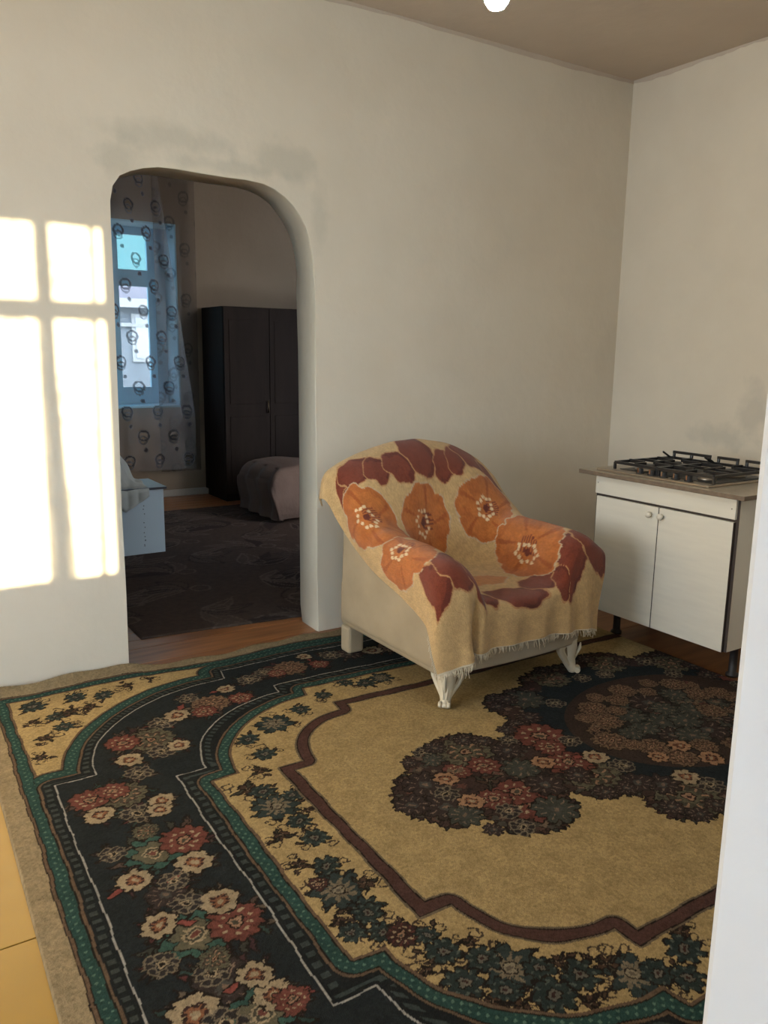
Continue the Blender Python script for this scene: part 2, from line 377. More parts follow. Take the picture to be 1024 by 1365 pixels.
NAV_FLOWERS = [(0.651, 2.609, 'o', 0.085), (0.544, 2.633, 'r', 0.075), (0.75, 2.509, 'c', 0.05), (0.727, 2.457, 'c', 0.045), (0.551, 2.525, 'c', 0.055), (0.659, 2.473, 'k', 0.06), (0.624, 2.653, 'r', 0.06), (0.646, 2.235, 'g', 0.095), (0.745, 2.253, 'r', 0.085), (0.737, 2.127, 'c', 0.06), (0.562, 2.133, 'c', 0.055), (0.659, 2.074, 'k', 0.05), (0.536, 2.291, 'k', 0.045), (0.616, 2.024, 'p', 0.06), (0.66, 1.962, 'k', 0.05), (0.739, 1.923, 'c', 0.06), (0.748, 1.822, 'r', 0.085), (0.637, 1.832, 'g', 0.1), (0.569, 1.914, 'c', 0.055), (0.532, 1.774, 'k', 0.05), (0.629, 1.68, 'k', 0.05), (0.645, 1.621, 'p', 0.1), (0.72, 1.621, 'c', 0.05), (0.735, 1.539, 'c', 0.055), (0.654, 1.722, 'o', 0.045), (0.685, 1.5, 'g', 0.09), (0.553, 1.581, 'c', 0.07), (0.6, 1.515, 'k', 0.06), (0.762, 1.503, 'r', 0.05), (0.841, 2.966, 'o', 0.1), (0.739, 2.991, 'r', 0.075), (0.73, 2.845, 'c', 0.055), (0.921, 2.865, 'c', 0.05), (0.853, 2.854, 'k', 0.06), (0.734, 2.732, 'k', 0.055), (0.921, 3.086, 'k', 0.06), (0.995, 3.122, 'c', 0.06), (1.153, 3.155, 't', 0.09), (1.264, 3.27, 'c', 0.045), (1.285, 3.142, 'r', 0.06), (1.107, 3.097, 'r', 0.06), (1.087, 3.259, 'k', 0.05), (1.392, 3.316, 'k', 0.06), (1.486, 3.363, 'k', 0.05), (1.613, 3.341, 't', 0.09), (1.739, 3.434, 'c', 0.04), (1.759, 3.31, 'r', 0.055), (1.531, 3.311, 'r', 0.05), (1.863, 3.39, 'k', 0.06), (1.953, 3.356, 'p', 0.07), (2.083, 3.352, 'c', 0.06), (2.194, 3.348, 't', 0.08)]
BEI_FLOWERS = [(0.493, 3.502, 'g', 0.07), (0.564, 3.357, 'g', 0.055), (0.668, 3.507, 'g', 0.06), (0.618, 3.366, 'd', 0.06), (0.777, 3.465, 'g', 0.055), (0.894, 3.511, 'd', 0.045), (0.573, 3.243, 'g', 0.055), (0.491, 3.174, 'd', 0.05), (0.451, 3.027, 'd', 0.04), (0.478, 3.349, 'd', 0.04), (1.005, 3.543, 'd', 0.03), (0.703, 3.378, 'd', 0.05), (1.309, 2.836, 's', 0.095), (1.168, 2.771, 'g', 0.06), (1.177, 2.627, 'g', 0.06), (1.459, 2.901, 'g', 0.055), (1.606, 2.976, 'g', 0.05), (1.111, 2.523, 'd', 0.05), (1.026, 2.425, 'd', 0.07), (1.068, 2.278, 's', 0.1), (1.067, 2.387, 'g', 0.06), (1.099, 2.157, 'g', 0.055), (1.013, 2.114, 'd', 0.05), (1.1, 2.05, 'g', 0.06), (1.065, 1.908, 'g', 0.06), (1.002, 1.956, 'd', 0.04), (1.045, 1.791, 's', 0.1), (1.075, 1.683, 'g', 0.065), (0.994, 1.623, 'g', 0.05), (0.98, 1.681, 'd', 0.035), (1.149, 2.203, 'd', 0.03), (1.146, 2.312, 'g', 0.05), (1.007, 1.844, 'r2', 0.04), (1.761, 3.049, 'g', 0.05), (1.843, 3.001, 'g', 0.06), (1.937, 3.021, 's', 0.07), (1.059, 1.586, 'g', 0.05), (1.105, 1.546, 'r3', 0.06), (1.156, 1.514, 'g', 0.045), (1.161, 1.444, 'g', 0.065), (1.269, 1.31, 's', 0.1), (1.232, 1.37, 'g', 0.06), (1.14, 1.332, 'g', 0.07), (1.213, 1.259, 'g', 0.055), (1.334, 1.27, 'g', 0.055), (1.218, 1.202, 'd', 0.04), (1.296, 1.201, 'g', 0.06), (1.161, 1.251, 'd', 0.035), (1.083, 1.409, 'd', 0.03), (1.24, 1.435, 'd', 0.035), (1.126, 1.779, 'd', 0.05), (1.066, 1.667, 'g', 0.06), (1.405, 1.202, 'g', 0.07), (1.305, 1.187, 'g', 0.075), (1.517, 1.134, 's', 0.09), (1.575, 1.106, 'g', 0.06), (1.366, 1.129, 'd', 0.04), (1.702, 1.126, 'g', 0.07), (1.625, 1.054, 'g', 0.06), (1.492, 1.193, 'd', 0.05), (1.39, 1.263, 'd', 0.04), (1.746, 1.172, 'd', 0.04)]
MED_FLOWERS = [(1.844, 2.246, 'o', 0.12), (1.841, 2.13, 'r', 0.07), (1.786, 2.038, 'd', 0.06), (1.825, 1.927, 'r', 0.09), (1.823, 1.831, 'r', 0.11), (1.577, 2.131, 'p', 0.09), (1.465, 2.047, 'p', 0.07), (1.559, 1.976, 'p', 0.09), (1.583, 1.905, 'q', 0.07), (1.664, 2.127, 'c2', 0.05), (1.653, 1.962, 'c2', 0.05), (1.945, 2.042, 'q', 0.08), (1.99, 2.177, 'p', 0.07), (2.181, 2.2, 'r', 0.12), (2.151, 2.109, 'r', 0.07), (2.257, 2.105, 'k', 0.05), (1.7, 1.753, 'k', 0.05), (1.728, 1.932, 'r3', 0.07), (1.722, 1.849, 'k', 0.05), (1.945, 1.91, 'p', 0.08), (1.867, 1.776, 'q', 0.09), (1.607, 2.043, 'k', 0.05), (1.76, 2.333, 'p', 0.05), (1.699, 2.26, 'q', 0.05), (1.896, 2.329, 'p', 0.05), (1.955, 2.285, 'p', 0.05), (2.102, 2.309, 'p', 0.045), (2.051, 2.237, 'k', 0.04), (2.124, 1.97, 'r', 0.1), (2.257, 2.346, 'p', 0.06), (2.364, 2.493, 'q', 0.1), (2.452, 2.392, 'k', 0.05), (2.293, 2.535, 'p', 0.06), (2.048, 2.033, 'c2', 0.05), (1.612, 1.792, 'p', 0.04), (2.556, 2.267, 't', 0.075), (2.461, 2.218, 't', 0.05), (2.524, 2.149, 't', 0.07), (2.398, 2.022, 't', 0.08), (2.504, 1.904, 't', 0.07), (2.602, 1.855, 'c2', 0.05), (2.687, 1.804, 't', 0.06), (2.457, 1.837, 'c2', 0.045), (2.532, 1.791, 't', 0.075), (2.627, 1.726, 'c2', 0.055), (2.81, 2.335, 't', 0.07), (2.982, 2.332, 't', 0.05), (3.078, 2.263, 't', 0.07), (3.088, 2.135, 't', 0.07), (2.713, 2.275, 't', 0.06), (2.628, 2.203, 't', 0.05), (2.648, 2.343, 't', 0.05), (3.182, 2.103, 't', 0.06), (2.452, 1.953, 't', 0.05), (2.812, 2.183, 'p', 0.11), (2.982, 2.186, 'q', 0.07), (2.915, 2.033, 'q', 0.08), (2.819, 1.885, 'p', 0.1), (2.705, 2.022, 'q', 0.09), (2.607, 2.03, 'q', 0.07), (2.654, 1.924, 'p', 0.08), (2.809, 1.99, 'q', 0.08), (2.642, 2.131, 'q', 0.07), (2.521, 2.023, 'q', 0.06), (2.823, 2.109, 'q', 0.07), (2.988, 1.99, 't', 0.07), (2.722, 1.885, 'q', 0.08), (2.901, 2.269, 't', 0.05), (2.143, 1.87, 'o', 0.12), (2.135, 1.987, 'r', 0.09), (2.248, 1.961, 'c', 0.055), (2.286, 1.863, 'k', 0.055), (2.241, 1.751, 'p', 0.07), (2.307, 1.696, 'p', 0.075), (2.321, 1.593, 'o', 0.13), (2.425, 1.686, 'c', 0.055), (2.455, 1.607, 'k', 0.06), (2.982, 2.599, 'o', 0.11), (3.282, 2.438, 'o', 0.11), (3.195, 2.519, 'k', 0.06), (2.946, 2.693, 'p', 0.06), (3.058, 2.569, 'p', 0.05), (2.095, 1.899, 'p', 0.06), (2.092, 1.766, 'p', 0.05), (2.175, 1.745, 'p', 0.045), (2.216, 1.581, 'p', 0.05), (2.261, 1.501, 'p', 0.05), (2.361, 1.507, 'p', 0.05), (2.754, 2.53, 'k', 0.05), (2.883, 2.507, 'k', 0.05), (3.181, 2.346, 'k', 0.05), (3.353, 2.368, 'p', 0.06), (3.316, 2.253, 'p', 0.06)]

# ================================================================ the carpet: its woven pattern is rasterised onto a fine grid of points
CREAM=lin(196,170,122); BEI=(.43,.30,.135); MARG=(.33,.245,.14); NAVY=(.016,.017,.017); NAVY2=(.020,.023,.024); GREEN=(.030,.070,.058); GREENL=(.11,.18,.135)
BRN=(.145,.090,.055); PUR=(.090,.043,.034); DK=(.020,.014,.011)
def fill(img, mask, c):
    img[mask] = c
class Canvas:
    def __init__(s, X, Y):
        s.X0, s.Y0 = X[0,0], Y[0,0]; q = np.random.RandomState(9); s.dx = abs(X[0,1]-X[0,0]); s.dy = abs(Y[1,0]-Y[0,0])
        row = np.repeat(q.rand(X.shape[0]//2+1, X.shape[1]//4+1), 2, 0)[:X.shape[0]]; row = np.repeat(row, 4, 1)[:, :X.shape[1]]
        s.X = X+.0030*np.sin(Y*170+X*60)+.0075*(row-.5)+.003*np.sin(Y*73); s.Y = Y+.0030*np.sin(X*150-Y*40)+.0020*np.sin(X*61); s.img = np.zeros(X.shape+(3,))
    def win(s, x, y, r):
        r = r+.012; j0 = int((x-r-s.X0)/s.dx); j1 = int((x+r-s.X0)/s.dx)+2; i0 = int((y-r-s.Y0)/s.dy); i1 = int((y+r-s.Y0)/s.dy)+2
        j0, i0 = max(j0,0), max(i0,0); j1, i1 = min(j1, s.X.shape[1]), min(i1, s.X.shape[0])
        if j1 <= j0 or i1 <= i0: return None
        sl = (slice(i0,i1), slice(j0,j1)); return sl, s.X[sl]-x, s.Y[sl]-y
    def petals(s, x, y, r, n, col, rot=0, depth=.25, sq=1.0, inner=0, c_in=None, sharp=1):
        w = s.win(x, y, r*1.05)
        if w is None: return
        sl, X, Y = w; Y = Y/sq; R = np.hypot(X, Y); T = np.arctan2(Y, X)+rot
        lim = r*(1-depth+depth*np.abs(np.cos(n*T/2))**sharp)
        m = (R < lim) & (R >= inner); s.img[sl][m] = col
    def rays(s, x, y, r0, r1, n, col, rot=0, w=.35):
        q = s.win(x, y, r1)
        if q is None: return
        sl, X, Y = q; R = np.hypot(X, Y); T = np.arctan2(Y, X)+rot
        m = (R < r1) & (R > r0) & (np.cos(n*T) > 1-w); s.img[sl][m] = col
    def dots(s, x, y, rr, n, rd, col, rot=0):
        for k in range(n):
            a = rot+2*math.pi*k/n; s.petals(x+rr*math.cos(a), y+rr*math.sin(a), rd, 1, col, depth=0)
    def leaf(s, x, y, a, L, W, col, edge=None):
        w = s.win(x, y, L)
        if w is None: return
        sl, X, Y = w; U = X*math.cos(a)+Y*math.sin(a); V = -X*math.sin(a)+Y*math.cos(a)
        t = np.clip(U/L, 0, 1); h = W*np.sin(math.pi*t**.8)
        m = (U > 0) & (U < L) & (np.abs(V) < h)
        if edge is not None: s.img[sl][m] = edge; m = m & (np.abs(V) < h-.006) & (U > .006) & (U < L-.008)
        s.img[sl][m] = col
    def curl(s, x, y, a, r, col, w=.006):
        q = s.win(x, y, r*1.3)
        if q is None: return
        sl, X, Y = q; R = np.hypot(X, Y); T = (np.arctan2(Y, X)-a) % (2*math.pi)
        m = np.abs(R-r*(.35+.65*T/(2*math.pi))) < w/2; s.img[sl][m] = col
NAVCOL = NAVY
def rosette(cv, x, y, k, r, rnd):
    a = rnd.uniform(0, 6.28); P = cv.petals
    TAN=(.20,.125,.075); RED=(.165,.055,.040); RED2=(.24,.065,.05); OLV=(.125,.108,.068); OLD=(.070,.062,.042); CR=(.36,.27,.165); DKR=(.050,.024,.020); GR=(.045,.095,.075); PU=(.046,.032,.028); GD=(.030,.040,.036); CR2=(.33,.19,.115)
    if k in 'ot':
        c1, c2 = (OLV, OLD) if k == 'o' else (TAN, (.10,.058,.036))
        P(x,y,r,13,DK,a,.18); P(x,y,r*.93,13,c1,a,.16); cv.rays(x,y,r*.66,r*.86,13,c2,a,.5); P(x,y,r*.66,9,DKR,a,.2); P(x,y,r*.60,9,c2,a,.2)
        cv.rays(x,y,r*.33,r*.55,9,CR2,a,.3); P(x,y,r*.34,8,c1,a,.2); P(x,y,r*.22,8,DK,a,.1); P(x,y,r*.17,6,CR2,a,.2); P(x,y,r*.08,6,DKR,a,.2)
    elif k == 'g':
        if cv.beige:
            P(x,y,r,8,DK,a,.36); P(x,y,r*.86,8,GD,a,.40); cv.dots(x,y,r*.62,8,r*.09,(.09,.105,.085),a)
            P(x,y,r*.36,6,DK,a,.3); P(x,y,r*.27,6,(.15,.13,.10),a,.3); P(x,y,r*.12,6,DKR,a)
        else:
            P(x,y,r,9,DK,a,.2); P(x,y,r*.94,9,GR,a,.3); P(x,y,r*.7,7,DK,a,.3); P(x,y,r*.64,7,OLV,a,.3); P(x,y,r*.34,10,CR,a,.15); P(x,y,r*.26,10,OLD,a,.1); P(x,y,r*.18,6,CR,a); P(x,y,r*.12,6,RED,a)
    elif k in ('r','r2','r3'):
        c = RED if not cv.beige else DKR
        P(x,y,r,11,DK,a,.2); P(x,y,r*.92,11,c,a,.3); cv.rays(x,y,r*.45,r*.8,11,(.12,.04,.03),a+.28,.25); cv.dots(x,y,r*.5,9,r*.08,CR,a); P(x,y,r*.32,8,DK,a); P(x,y,r*.24,8,CR2,a); P(x,y,r*.13,6,OLD,a)
    elif k in ('c','c2'):
        c = CR if k == 'c' else (.36,.20,.11)
        n = 8; P(x,y,r,n,DK,a,.1)
        cv.dots(x,y,r*.64,n,r*.27,c,a); P(x,y,r*.44,n,(.24,.10,.05),a,.2); cv.dots(x,y,r*.38,n,r*.10,DKR,a); P(x,y,r*.2,6,CR,a)
        if rnd.random() < .6:
            b = rnd.uniform(0,6.28)
            if k == 'c': cv.leaf(x+r*.8*math.cos(b), y+r*.8*math.sin(b), b, r*1.1, r*.32, RED2, DK)
    elif k == 'k':
        cv.dots(x,y,r*.62,8,r*.30,(.19,.15,.10),a); cv.dots(x,y,r*.62,8,r*.20,(.035,.028,.026),a); P(x,y,r*.3,6,CR,a); P(x,y,r*.18,6,DK,a)
    elif k in ('p','q'):
        c = PU if k == 'p' else (.060,.062,.048)
        P(x,y,r,9,DK,a,.25); P(x,y,r*.93,9,c,a,.3); cv.rays(x,y,r*.42,r*.72,9,(.22,.15,.105),a,.10); P(x,y,r*.28,8,(.075,.07,.058),a); P(x,y,r*.13,6,(.2,.13,.09),a)
    elif k == 's':
        for j in range(6): cv.leaf(x, y, a+.4+j*1.047, r*1.2, r*.24, GD, DK)
        P(x,y,r,8,DK,a,.35); P(x,y,r*.93,8,(.036,.048,.044),a,.38); P(x,y,r*.62,10,(.20,.155,.10),a,.55,sharp=1.6); P(x,y,r*.26,8,DK,a,.1); P(x,y,r*.2,8,(.26,.21,.14),a,.1); P(x,y,r*.1,6,(.13,.10,.07),a)
    elif k == 'd':
        P(x,y,r*.75,5,DK,a,.4); P(x,y,r*.6,5,(.075,.042,.028),a,.4); P(x,y,r*.18,6,(.2,.14,.09),a)
        for j in range(3): cv.leaf(x, y, a+j*2.1, r*1.25, r*.2, (.05,.045,.032), DK)
def quad_curve(a, s, b, c, d, c2, n=14):
    """one notched, round-cornered quarter outline (u, v): straight side u=a up to v=s, notch to u=b, quarter ellipse to (c,d), notch to c2"""
    pts = [(a, s), (b, s+.004)]
    for i in range(1, n+1):
        t = math.pi/2*i/n; pts.append((c-(c-b)*math.cos(t), s+(d-s)*math.sin(t)))
    return pts
UC = 2.80
def outline(a, s, b, c, d, e):
    q = quad_curve(a, s, b, c, d, c)+[(c+.012, e)]
    up = q; full = up+[(2*UC-u, v) for u, v in up[::-1]]
    return [(u, v) for u, v in full]+[(u, -v) for u, v in full[::-1]]
def sdf(poly, U, V):
    P = np.array(poly); n = len(P); d = np.full(U.shape, 9.); ins = np.zeros(U.shape, bool)
    for i in range(n):
        a, b = P[i], P[(i+1)%n]; e = b-a; w0, w1 = U-a[0], V-a[1]
        L = e@e
        if L < 1e-12: continue
        t = np.clip((w0*e[0]+w1*e[1])/L, 0, 1); d = np.minimum(d, (w0-e[0]*t)**2+(w1-e[1]*t)**2)
        if a[1] != b[1]:
            c = ((a[1] <= V) != (b[1] <= V)) & (U < (b[0]-a[0])*(V-a[1])/(b[1]-a[1])+a[0]); ins ^= c
    d = np.sqrt(d); return np.where(ins, d, -d)        # positive inside
def make_rug():
    S = .003; x0, x1, y0, y1 = .286, 3.375, .40, 3.715
    xs = np.arange(x0, x1, S); ys = np.arange(y0, y1, S); X, Y = np.meshgrid(xs, ys)
    rs = np.random.RandomState(3)
    # slight wobble of the woven lines
    U = X; V = Y-2.04
    wob = .0025*np.sin(U*37+V*9)+.002*np.sin(V*41-U*13)
    Uw, Vw = U+wob, V+wob*.8
    cv = Canvas(U, V); cv.beige = True; img = cv.img
    img[:] = MARG
    rnd = random.Random(11)
    # outer green band
    rect = [(.352, 1.598), (2*UC-.352, 1.598), (2*UC-.352, -1.598), (.352, -1.598)]
    dr = sdf(rect, Uw, Vw)
    W1 = sdf(outline(.455, .745, .595, 1.30, 1.352, 1.45), Uw, Vw)
    W2 = sdf(outline(.842, .600, .955, 1.455, 1.068, 1.148), Uw, Vw)
    G2 = sdf(outline(.948, .500, 1.045, 1.55, .970, 1.040), Uw, Vw)
    P1 = sdf(outline(1.178, .462, 1.282, 1.60, .770, .850), Uw, Vw)
    fill(img, dr > 0, BRN); fill(img, (dr > 0) & (dr < .003), DK); fill(img, (dr > .012) & (dr < .050), GREEN)
    dash = (np.sin(U*210) * np.sin(V*210)) > .62
    fill(img, (dr > .02) & (dr < .042) & dash, GREENL)
    fill(img, (dr > .0115) & (dr < .0145), DK); fill(img, (dr > .048) & (dr < .051), DK)
    fill(img, dr > .060, BEI)
    cv_b = [f for f in BEI_FLOWERS]
    def both(lst, n=0, mirror=True):
        out = []
        if mirror:
            for (x, y, k, r) in lst:
                v = y-2.04
                if abs(v) > .25: out.append((x, -v, k, r))
        return out
    for (x, v, k, r) in both(cv_b): rosette(cv, x, v, k, r, rnd)
    # wrap: wipe mirrored flowers where originals exist, then draw the originals
    for (x, y, k, r) in cv_b:
        v = y-2.04
    base = img.copy()
    img[:] = np.where((dr > .060)[..., None], np.array(BEI), img)
    cv_b = [(x, y, k, r*.86) for (x, y, k, r) in cv_b]
    mir = [(x, v, k, r) for (x, v, k, r) in both(cv_b) if all(math.hypot(x-a, v-(b-2.04)) > .20 for (a, b, _, _) in cv_b)]
    for (x, v, k, r) in mir: rosette(cv, x, v, k, r, rnd)
    for (x, y, k, r) in cv_b:
        for _ in range(3):
            a = rnd.uniform(0, 6.28); cv.curl(x+r*1.15*math.cos(a), y-2.04+r*1.15*math.sin(a), rnd.uniform(0, 6.28), rnd.uniform(.014, .026), (.06,.04,.028), .0055)
        for _ in range(1):
            a = rnd.uniform(0, 6.28); cv.leaf(x+r*.8*math.cos(a), y-2.04+r*.8*math.sin(a), a+rnd.uniform(-.5,.5), rnd.uniform(.03,.045), .010, (.085,.05,.033), DK)
    for (x, y, k, r) in cv_b: rosette(cv, x, y-2.04, k, r, rnd)
    beige_zone = img.copy()
    # restore outer band over stray leaves
    img[:] = beige_zone
    outer = dr <= .060; img[outer] = base[outer]
    # green inner band of the corner, dark dashed band, white line
    m = (W1 > -.108) & (dr > .050); 
    fill(img, m, BRN); fill(img, m & (W1 > -.098) & (W1 < -.052), GREEN)
    fill(img, m & (W1 > -.088) & (W1 < -.064) & dash, GREENL)
    fill(img, m & (np.abs(W1+.098) < .002), DK); fill(img, m & (np.abs(W1+.052) < .002), DK)
    fill(img, m & (W1 > -.042), NAVY)
    th = np.where(np.abs(U-.44) < .2, V, U+V)
    dsh = (np.sin(th*2*math.pi/.034) > .15)
    fill(img, m & (W1 > -.034) & (W1 < -.014) & dsh, (.052,.060,.052))
    fill(img, m & (W1 > -.0025), (.36,.33,.285)); fill(img, m & (W1 > .0025), NAVY2)
    # navy band of bouquets
    cv.beige = False; nv = NAV_FLOWERS
    mir = [(x, v, k, r) for (x, v, k, r) in both(nv) if all(math.hypot(x-a, v-(b-2.04)) > .11 for (a, b, _, _) in nv)]
    keep = img.copy()
    lst = mir+[(x, y-2.04, k, r) for (x, y, k, r) in nv]
    for (x, v, k, r) in lst:                                  # sprigs under the blossoms
        for _ in range(11):
            a = rnd.uniform(0, 6.28); c = rnd.choice([(.065,.030,.030), (.055,.055,.040), (.13,.095,.065), (.10,.032,.028), (.035,.06,.05), (.09,.06,.045), (.05,.035,.032)])
            cv.leaf(x+r*.6*math.cos(a), v+r*.6*math.sin(a), a+rnd.uniform(-.5,.5), r*rnd.uniform(.6,1.1), r*.17, c, DK)
    for q in sorted(lst, key=lambda f: -f[3]): rosette(cv, q[0], q[1], q[2], q[3], rnd)
    bad = W1 < .004; img[bad] = keep[bad]
    # W2 inward: white line, dashed band, green band, beige band
    m = W2 > -.004
    fill(img, m, (.36,.33,.285)); fill(img, W2 > .0015, NAVY)
    th = np.where(np.abs(V) < .62, V, U+V)
    fill(img, (W2 > .014) & (W2 < .036) & (np.sin(th*2*math.pi/.040) > .1), (.050,.062,.056))
    g = G2 + .0
    fill(img, (g > -.062), BRN); fill(img, (g > -.052) & (g < -.012), GREEN); fill(img, (g > -.045) & (g < -.018) & dash, GREENL)
    fill(img, np.abs(g+.052) < .002, DK); fill(img, np.abs(g+.012) < .002, DK)
    inn = g > 0; img[inn] = beige_zone[inn]
    # purple band and the field
    fill(img, P1 > -.006, (.16,.12,.075)); fill(img, P1 > .003, PUR); fill(img, np.abs(P1-.003) < .0022, DK)
    fill(img, P1 > .043, (.16,.12,.075)); fill(img, np.abs(P1-.043) < .0022, DK); fill(img, P1 > .052, BEI)
    # medallion
    up = [(1.417,2.04),(1.43,2.10),(1.46,2.15),(1.520,2.218),(1.575,2.205),(1.58,2.27),(1.62,2.31),(1.722,2.362),(1.85,2.385),(1.926,2.368),(1.97,2.30),(2.009,2.256),(2.06,2.25),(2.122,2.323),(2.19,2.40),
          (2.16,2.50),(2.20,2.58),(2.32,2.60),(2.446,2.60),(2.50,2.68),(2.65,2.72),(2.80,2.70),(2.94,2.738),(3.05,2.73),(3.12,2.68),(3.143,2.57),(3.25,2.60),(3.42,2.58)]
    dn = [(1.43,1.98),(1.46,1.96),(1.475,1.90),(1.501,1.868),(1.56,1.855),(1.61,1.885),(1.648,1.905),(1.640,1.82),(1.66,1.74),(1.72,1.705),(1.80,1.688),(1.89,1.710),(1.95,1.765),(1.957,1.835),(2.005,1.84),(2.02,1.79),(2.06,1.74),(2.13,1.725),(2.195,1.68),(2.155,1.60),(2.17,1.53),(2.23,1.48),(2.32,1.475),(2.44,1.485)]
    poly = [(u, v-2.04) for u, v in up]+[(u, -(v-2.04)) for u, v in up[::-1] if u > 2.45]+[(u, v-2.04) for u, v in dn[::-1]]
    md = sdf(poly, U, V); md = np.where(U > 3.36, .1, md) if False else md
    sc = .014*np.abs(np.sin(U*48+V*23))*1.0+.012*np.abs(np.sin(V*52-U*31))
    fill(img, md > -.012-0*sc+sc-.012, DK); fill(img, md > sc-.016, (.055,.033,.027))
    navz = (md > .085) & (np.hypot((U-2.82)/.62, V/.50) < 1.16); fill(img, navz, (.020,.024,.026))
    fill(img, (np.hypot((U-2.82)/.53, V/.40) < 1), (.048,.032,.025)); fill(img, (np.hypot((U-2.82)/.40, V/.28) < 1), (.035,.028,.024))
    md_l = MED_FLOWERS
    mir = [(x, v, k, r) for (x, v, k, r) in [(x, -(y-2.04), k, r) for (x, y, k, r) in md_l]+[(2*UC-x, y-2.04, k, r) for (x, y, k, r) in md_l]
           if all(math.hypot(x-a, v-(b-2.04)) > .045 for (a, b, _, _) in md_l)]
    mir = [q for q in mir if q[0] > 2.3 or q[1] > 0]
    # serrated leaf fringe on the medallion's outline
    pe = np.array(poly)
    for i in range(len(pe)-1):
        a, b = pe[i], pe[i+1]; L = np.hypot(*(b-a)); n = max(1, int(L/.035))
        if a[0] > 3.4: continue
        for j in range(n):
            c = a+(b-a)*(j+.5)/n; ang = math.atan2(b[1]-a[1], b[0]-a[0])+math.pi/2*(1)
            cv.leaf(c[0]-.012*math.cos(ang), c[1]-.012*math.sin(ang), ang+rnd.uniform(-.5,.5), .036, .013, rnd.choice([(.05,.03,.026),(.045,.042,.034),(.07,.035,.026)]), DK)
            cv.petals(c[0]-.016*math.cos(ang), c[1]-.016*math.sin(ang), .019, 5, DK, rnd.uniform(0,6)); cv.petals(c[0]-.016*math.cos(ang), c[1]-.016*math.sin(ang), .015, 5, rnd.choice([(.10,.055,.04),(.075,.065,.05),(.06,.035,.03)]), rnd.uniform(0,6))
    mir = [q for q in mir if not (q[0] < 3.3 and navz[min(max(int((q[1]+2.04-y0)/S), 0), navz.shape[0]-1), min(max(int((q[0]-x0)/S), 0), navz.shape[1]-1)] and np.hypot((q[0]-2.82)/.55, q[1]/.42) > 1)]
    for q in mir: rosette(cv, q[0], q[1], q[2], q[3]*.9, rnd)
    for _ in range(1500):      # tiny filler sprigs inside the medallion's coloured zones
        u, v = rnd.uniform(1.45, 3.35), rnd.uniform(-.66, .66)
        i, j = int((v+2.04-y0)/S), int((u-x0)/S)
        if md[i, j] > .02 and img[i, j].sum() > .11:
            cv.petals(u, v, rnd.uniform(.010, .018), 5, rnd.choice([(.16,.10,.07),(.075,.062,.045),(.13,.055,.04),(.17,.12,.08),(.03,.022,.02)]), rnd.uniform(0, 6), .4)
    for q in sorted([(x, y-2.04, k, r) for (x, y, k, r) in md_l], key=lambda f: -f[3]): rosette(cv, q[0], q[1], q[2], q[3], rnd)
    # woven mottling: individual tufts differ a little
    nz = rs.rand(*U.shape); nz2 = np.repeat(np.repeat(rs.rand(U.shape[0]//3+1, U.shape[1]//3+1), 3, 0), 3, 1)[:U.shape[0], :U.shape[1]]
    img *= (.49+.25*nz+.22*nz2)[..., None]
    # heights: pile thickness, edges down to the floor, ripples towards the wall
    Z = np.full(U.shape, .011)+.0012*rs.rand(*U.shape)
    Z += .004*np.exp(-((Y-3.0)/.5)**2)*np.sin(X*5)+.004
    back = np.clip((Y-3.60)/.115, 0, 1)
    lip = .002+.026/(1+np.exp((X-.96)*28))+.020/(1+np.exp(-(X-2.10)*28))
    Z += back**2*(lip+.006*np.sin(X*21))
    e = np.minimum.reduce([(X-xs[0]), (xs[-1]-X), (Y-ys[0])])
    Z = np.where(e < S*.5, .001, Z); Z = np.where((Y > ys[-1]-S*.5), .001, Z)
    # world shear: the carpet lies a hair out of square, its far edge is wavy
    Xs = X+.033*(Y-2.04); Ys = Y+back*0.0+np.clip((Y-3.2)/.5, 0, 1)*(.018*np.sin(X*7.5+1.0)+.012*np.sin(X*3.1))
    Ys = np.where(X < 1.0, Ys+np.clip((Y-3.4)/.3,0,1)*.012, Ys)
    P = np.stack([Xs, Ys, Z], -1)
    me = grid_mesh('carpet', P, img)
    m = mat('woven carpet wool', BEI, .95, spec=.08, attr=True, noise=.12, nscale=14, bump=.5, bscale=420)
    o = link_mesh('carpet', me, m)
    tag(o, 'large patterned carpet with navy floral border and dark flower medallion on beige field', 'carpet')
make_rug()

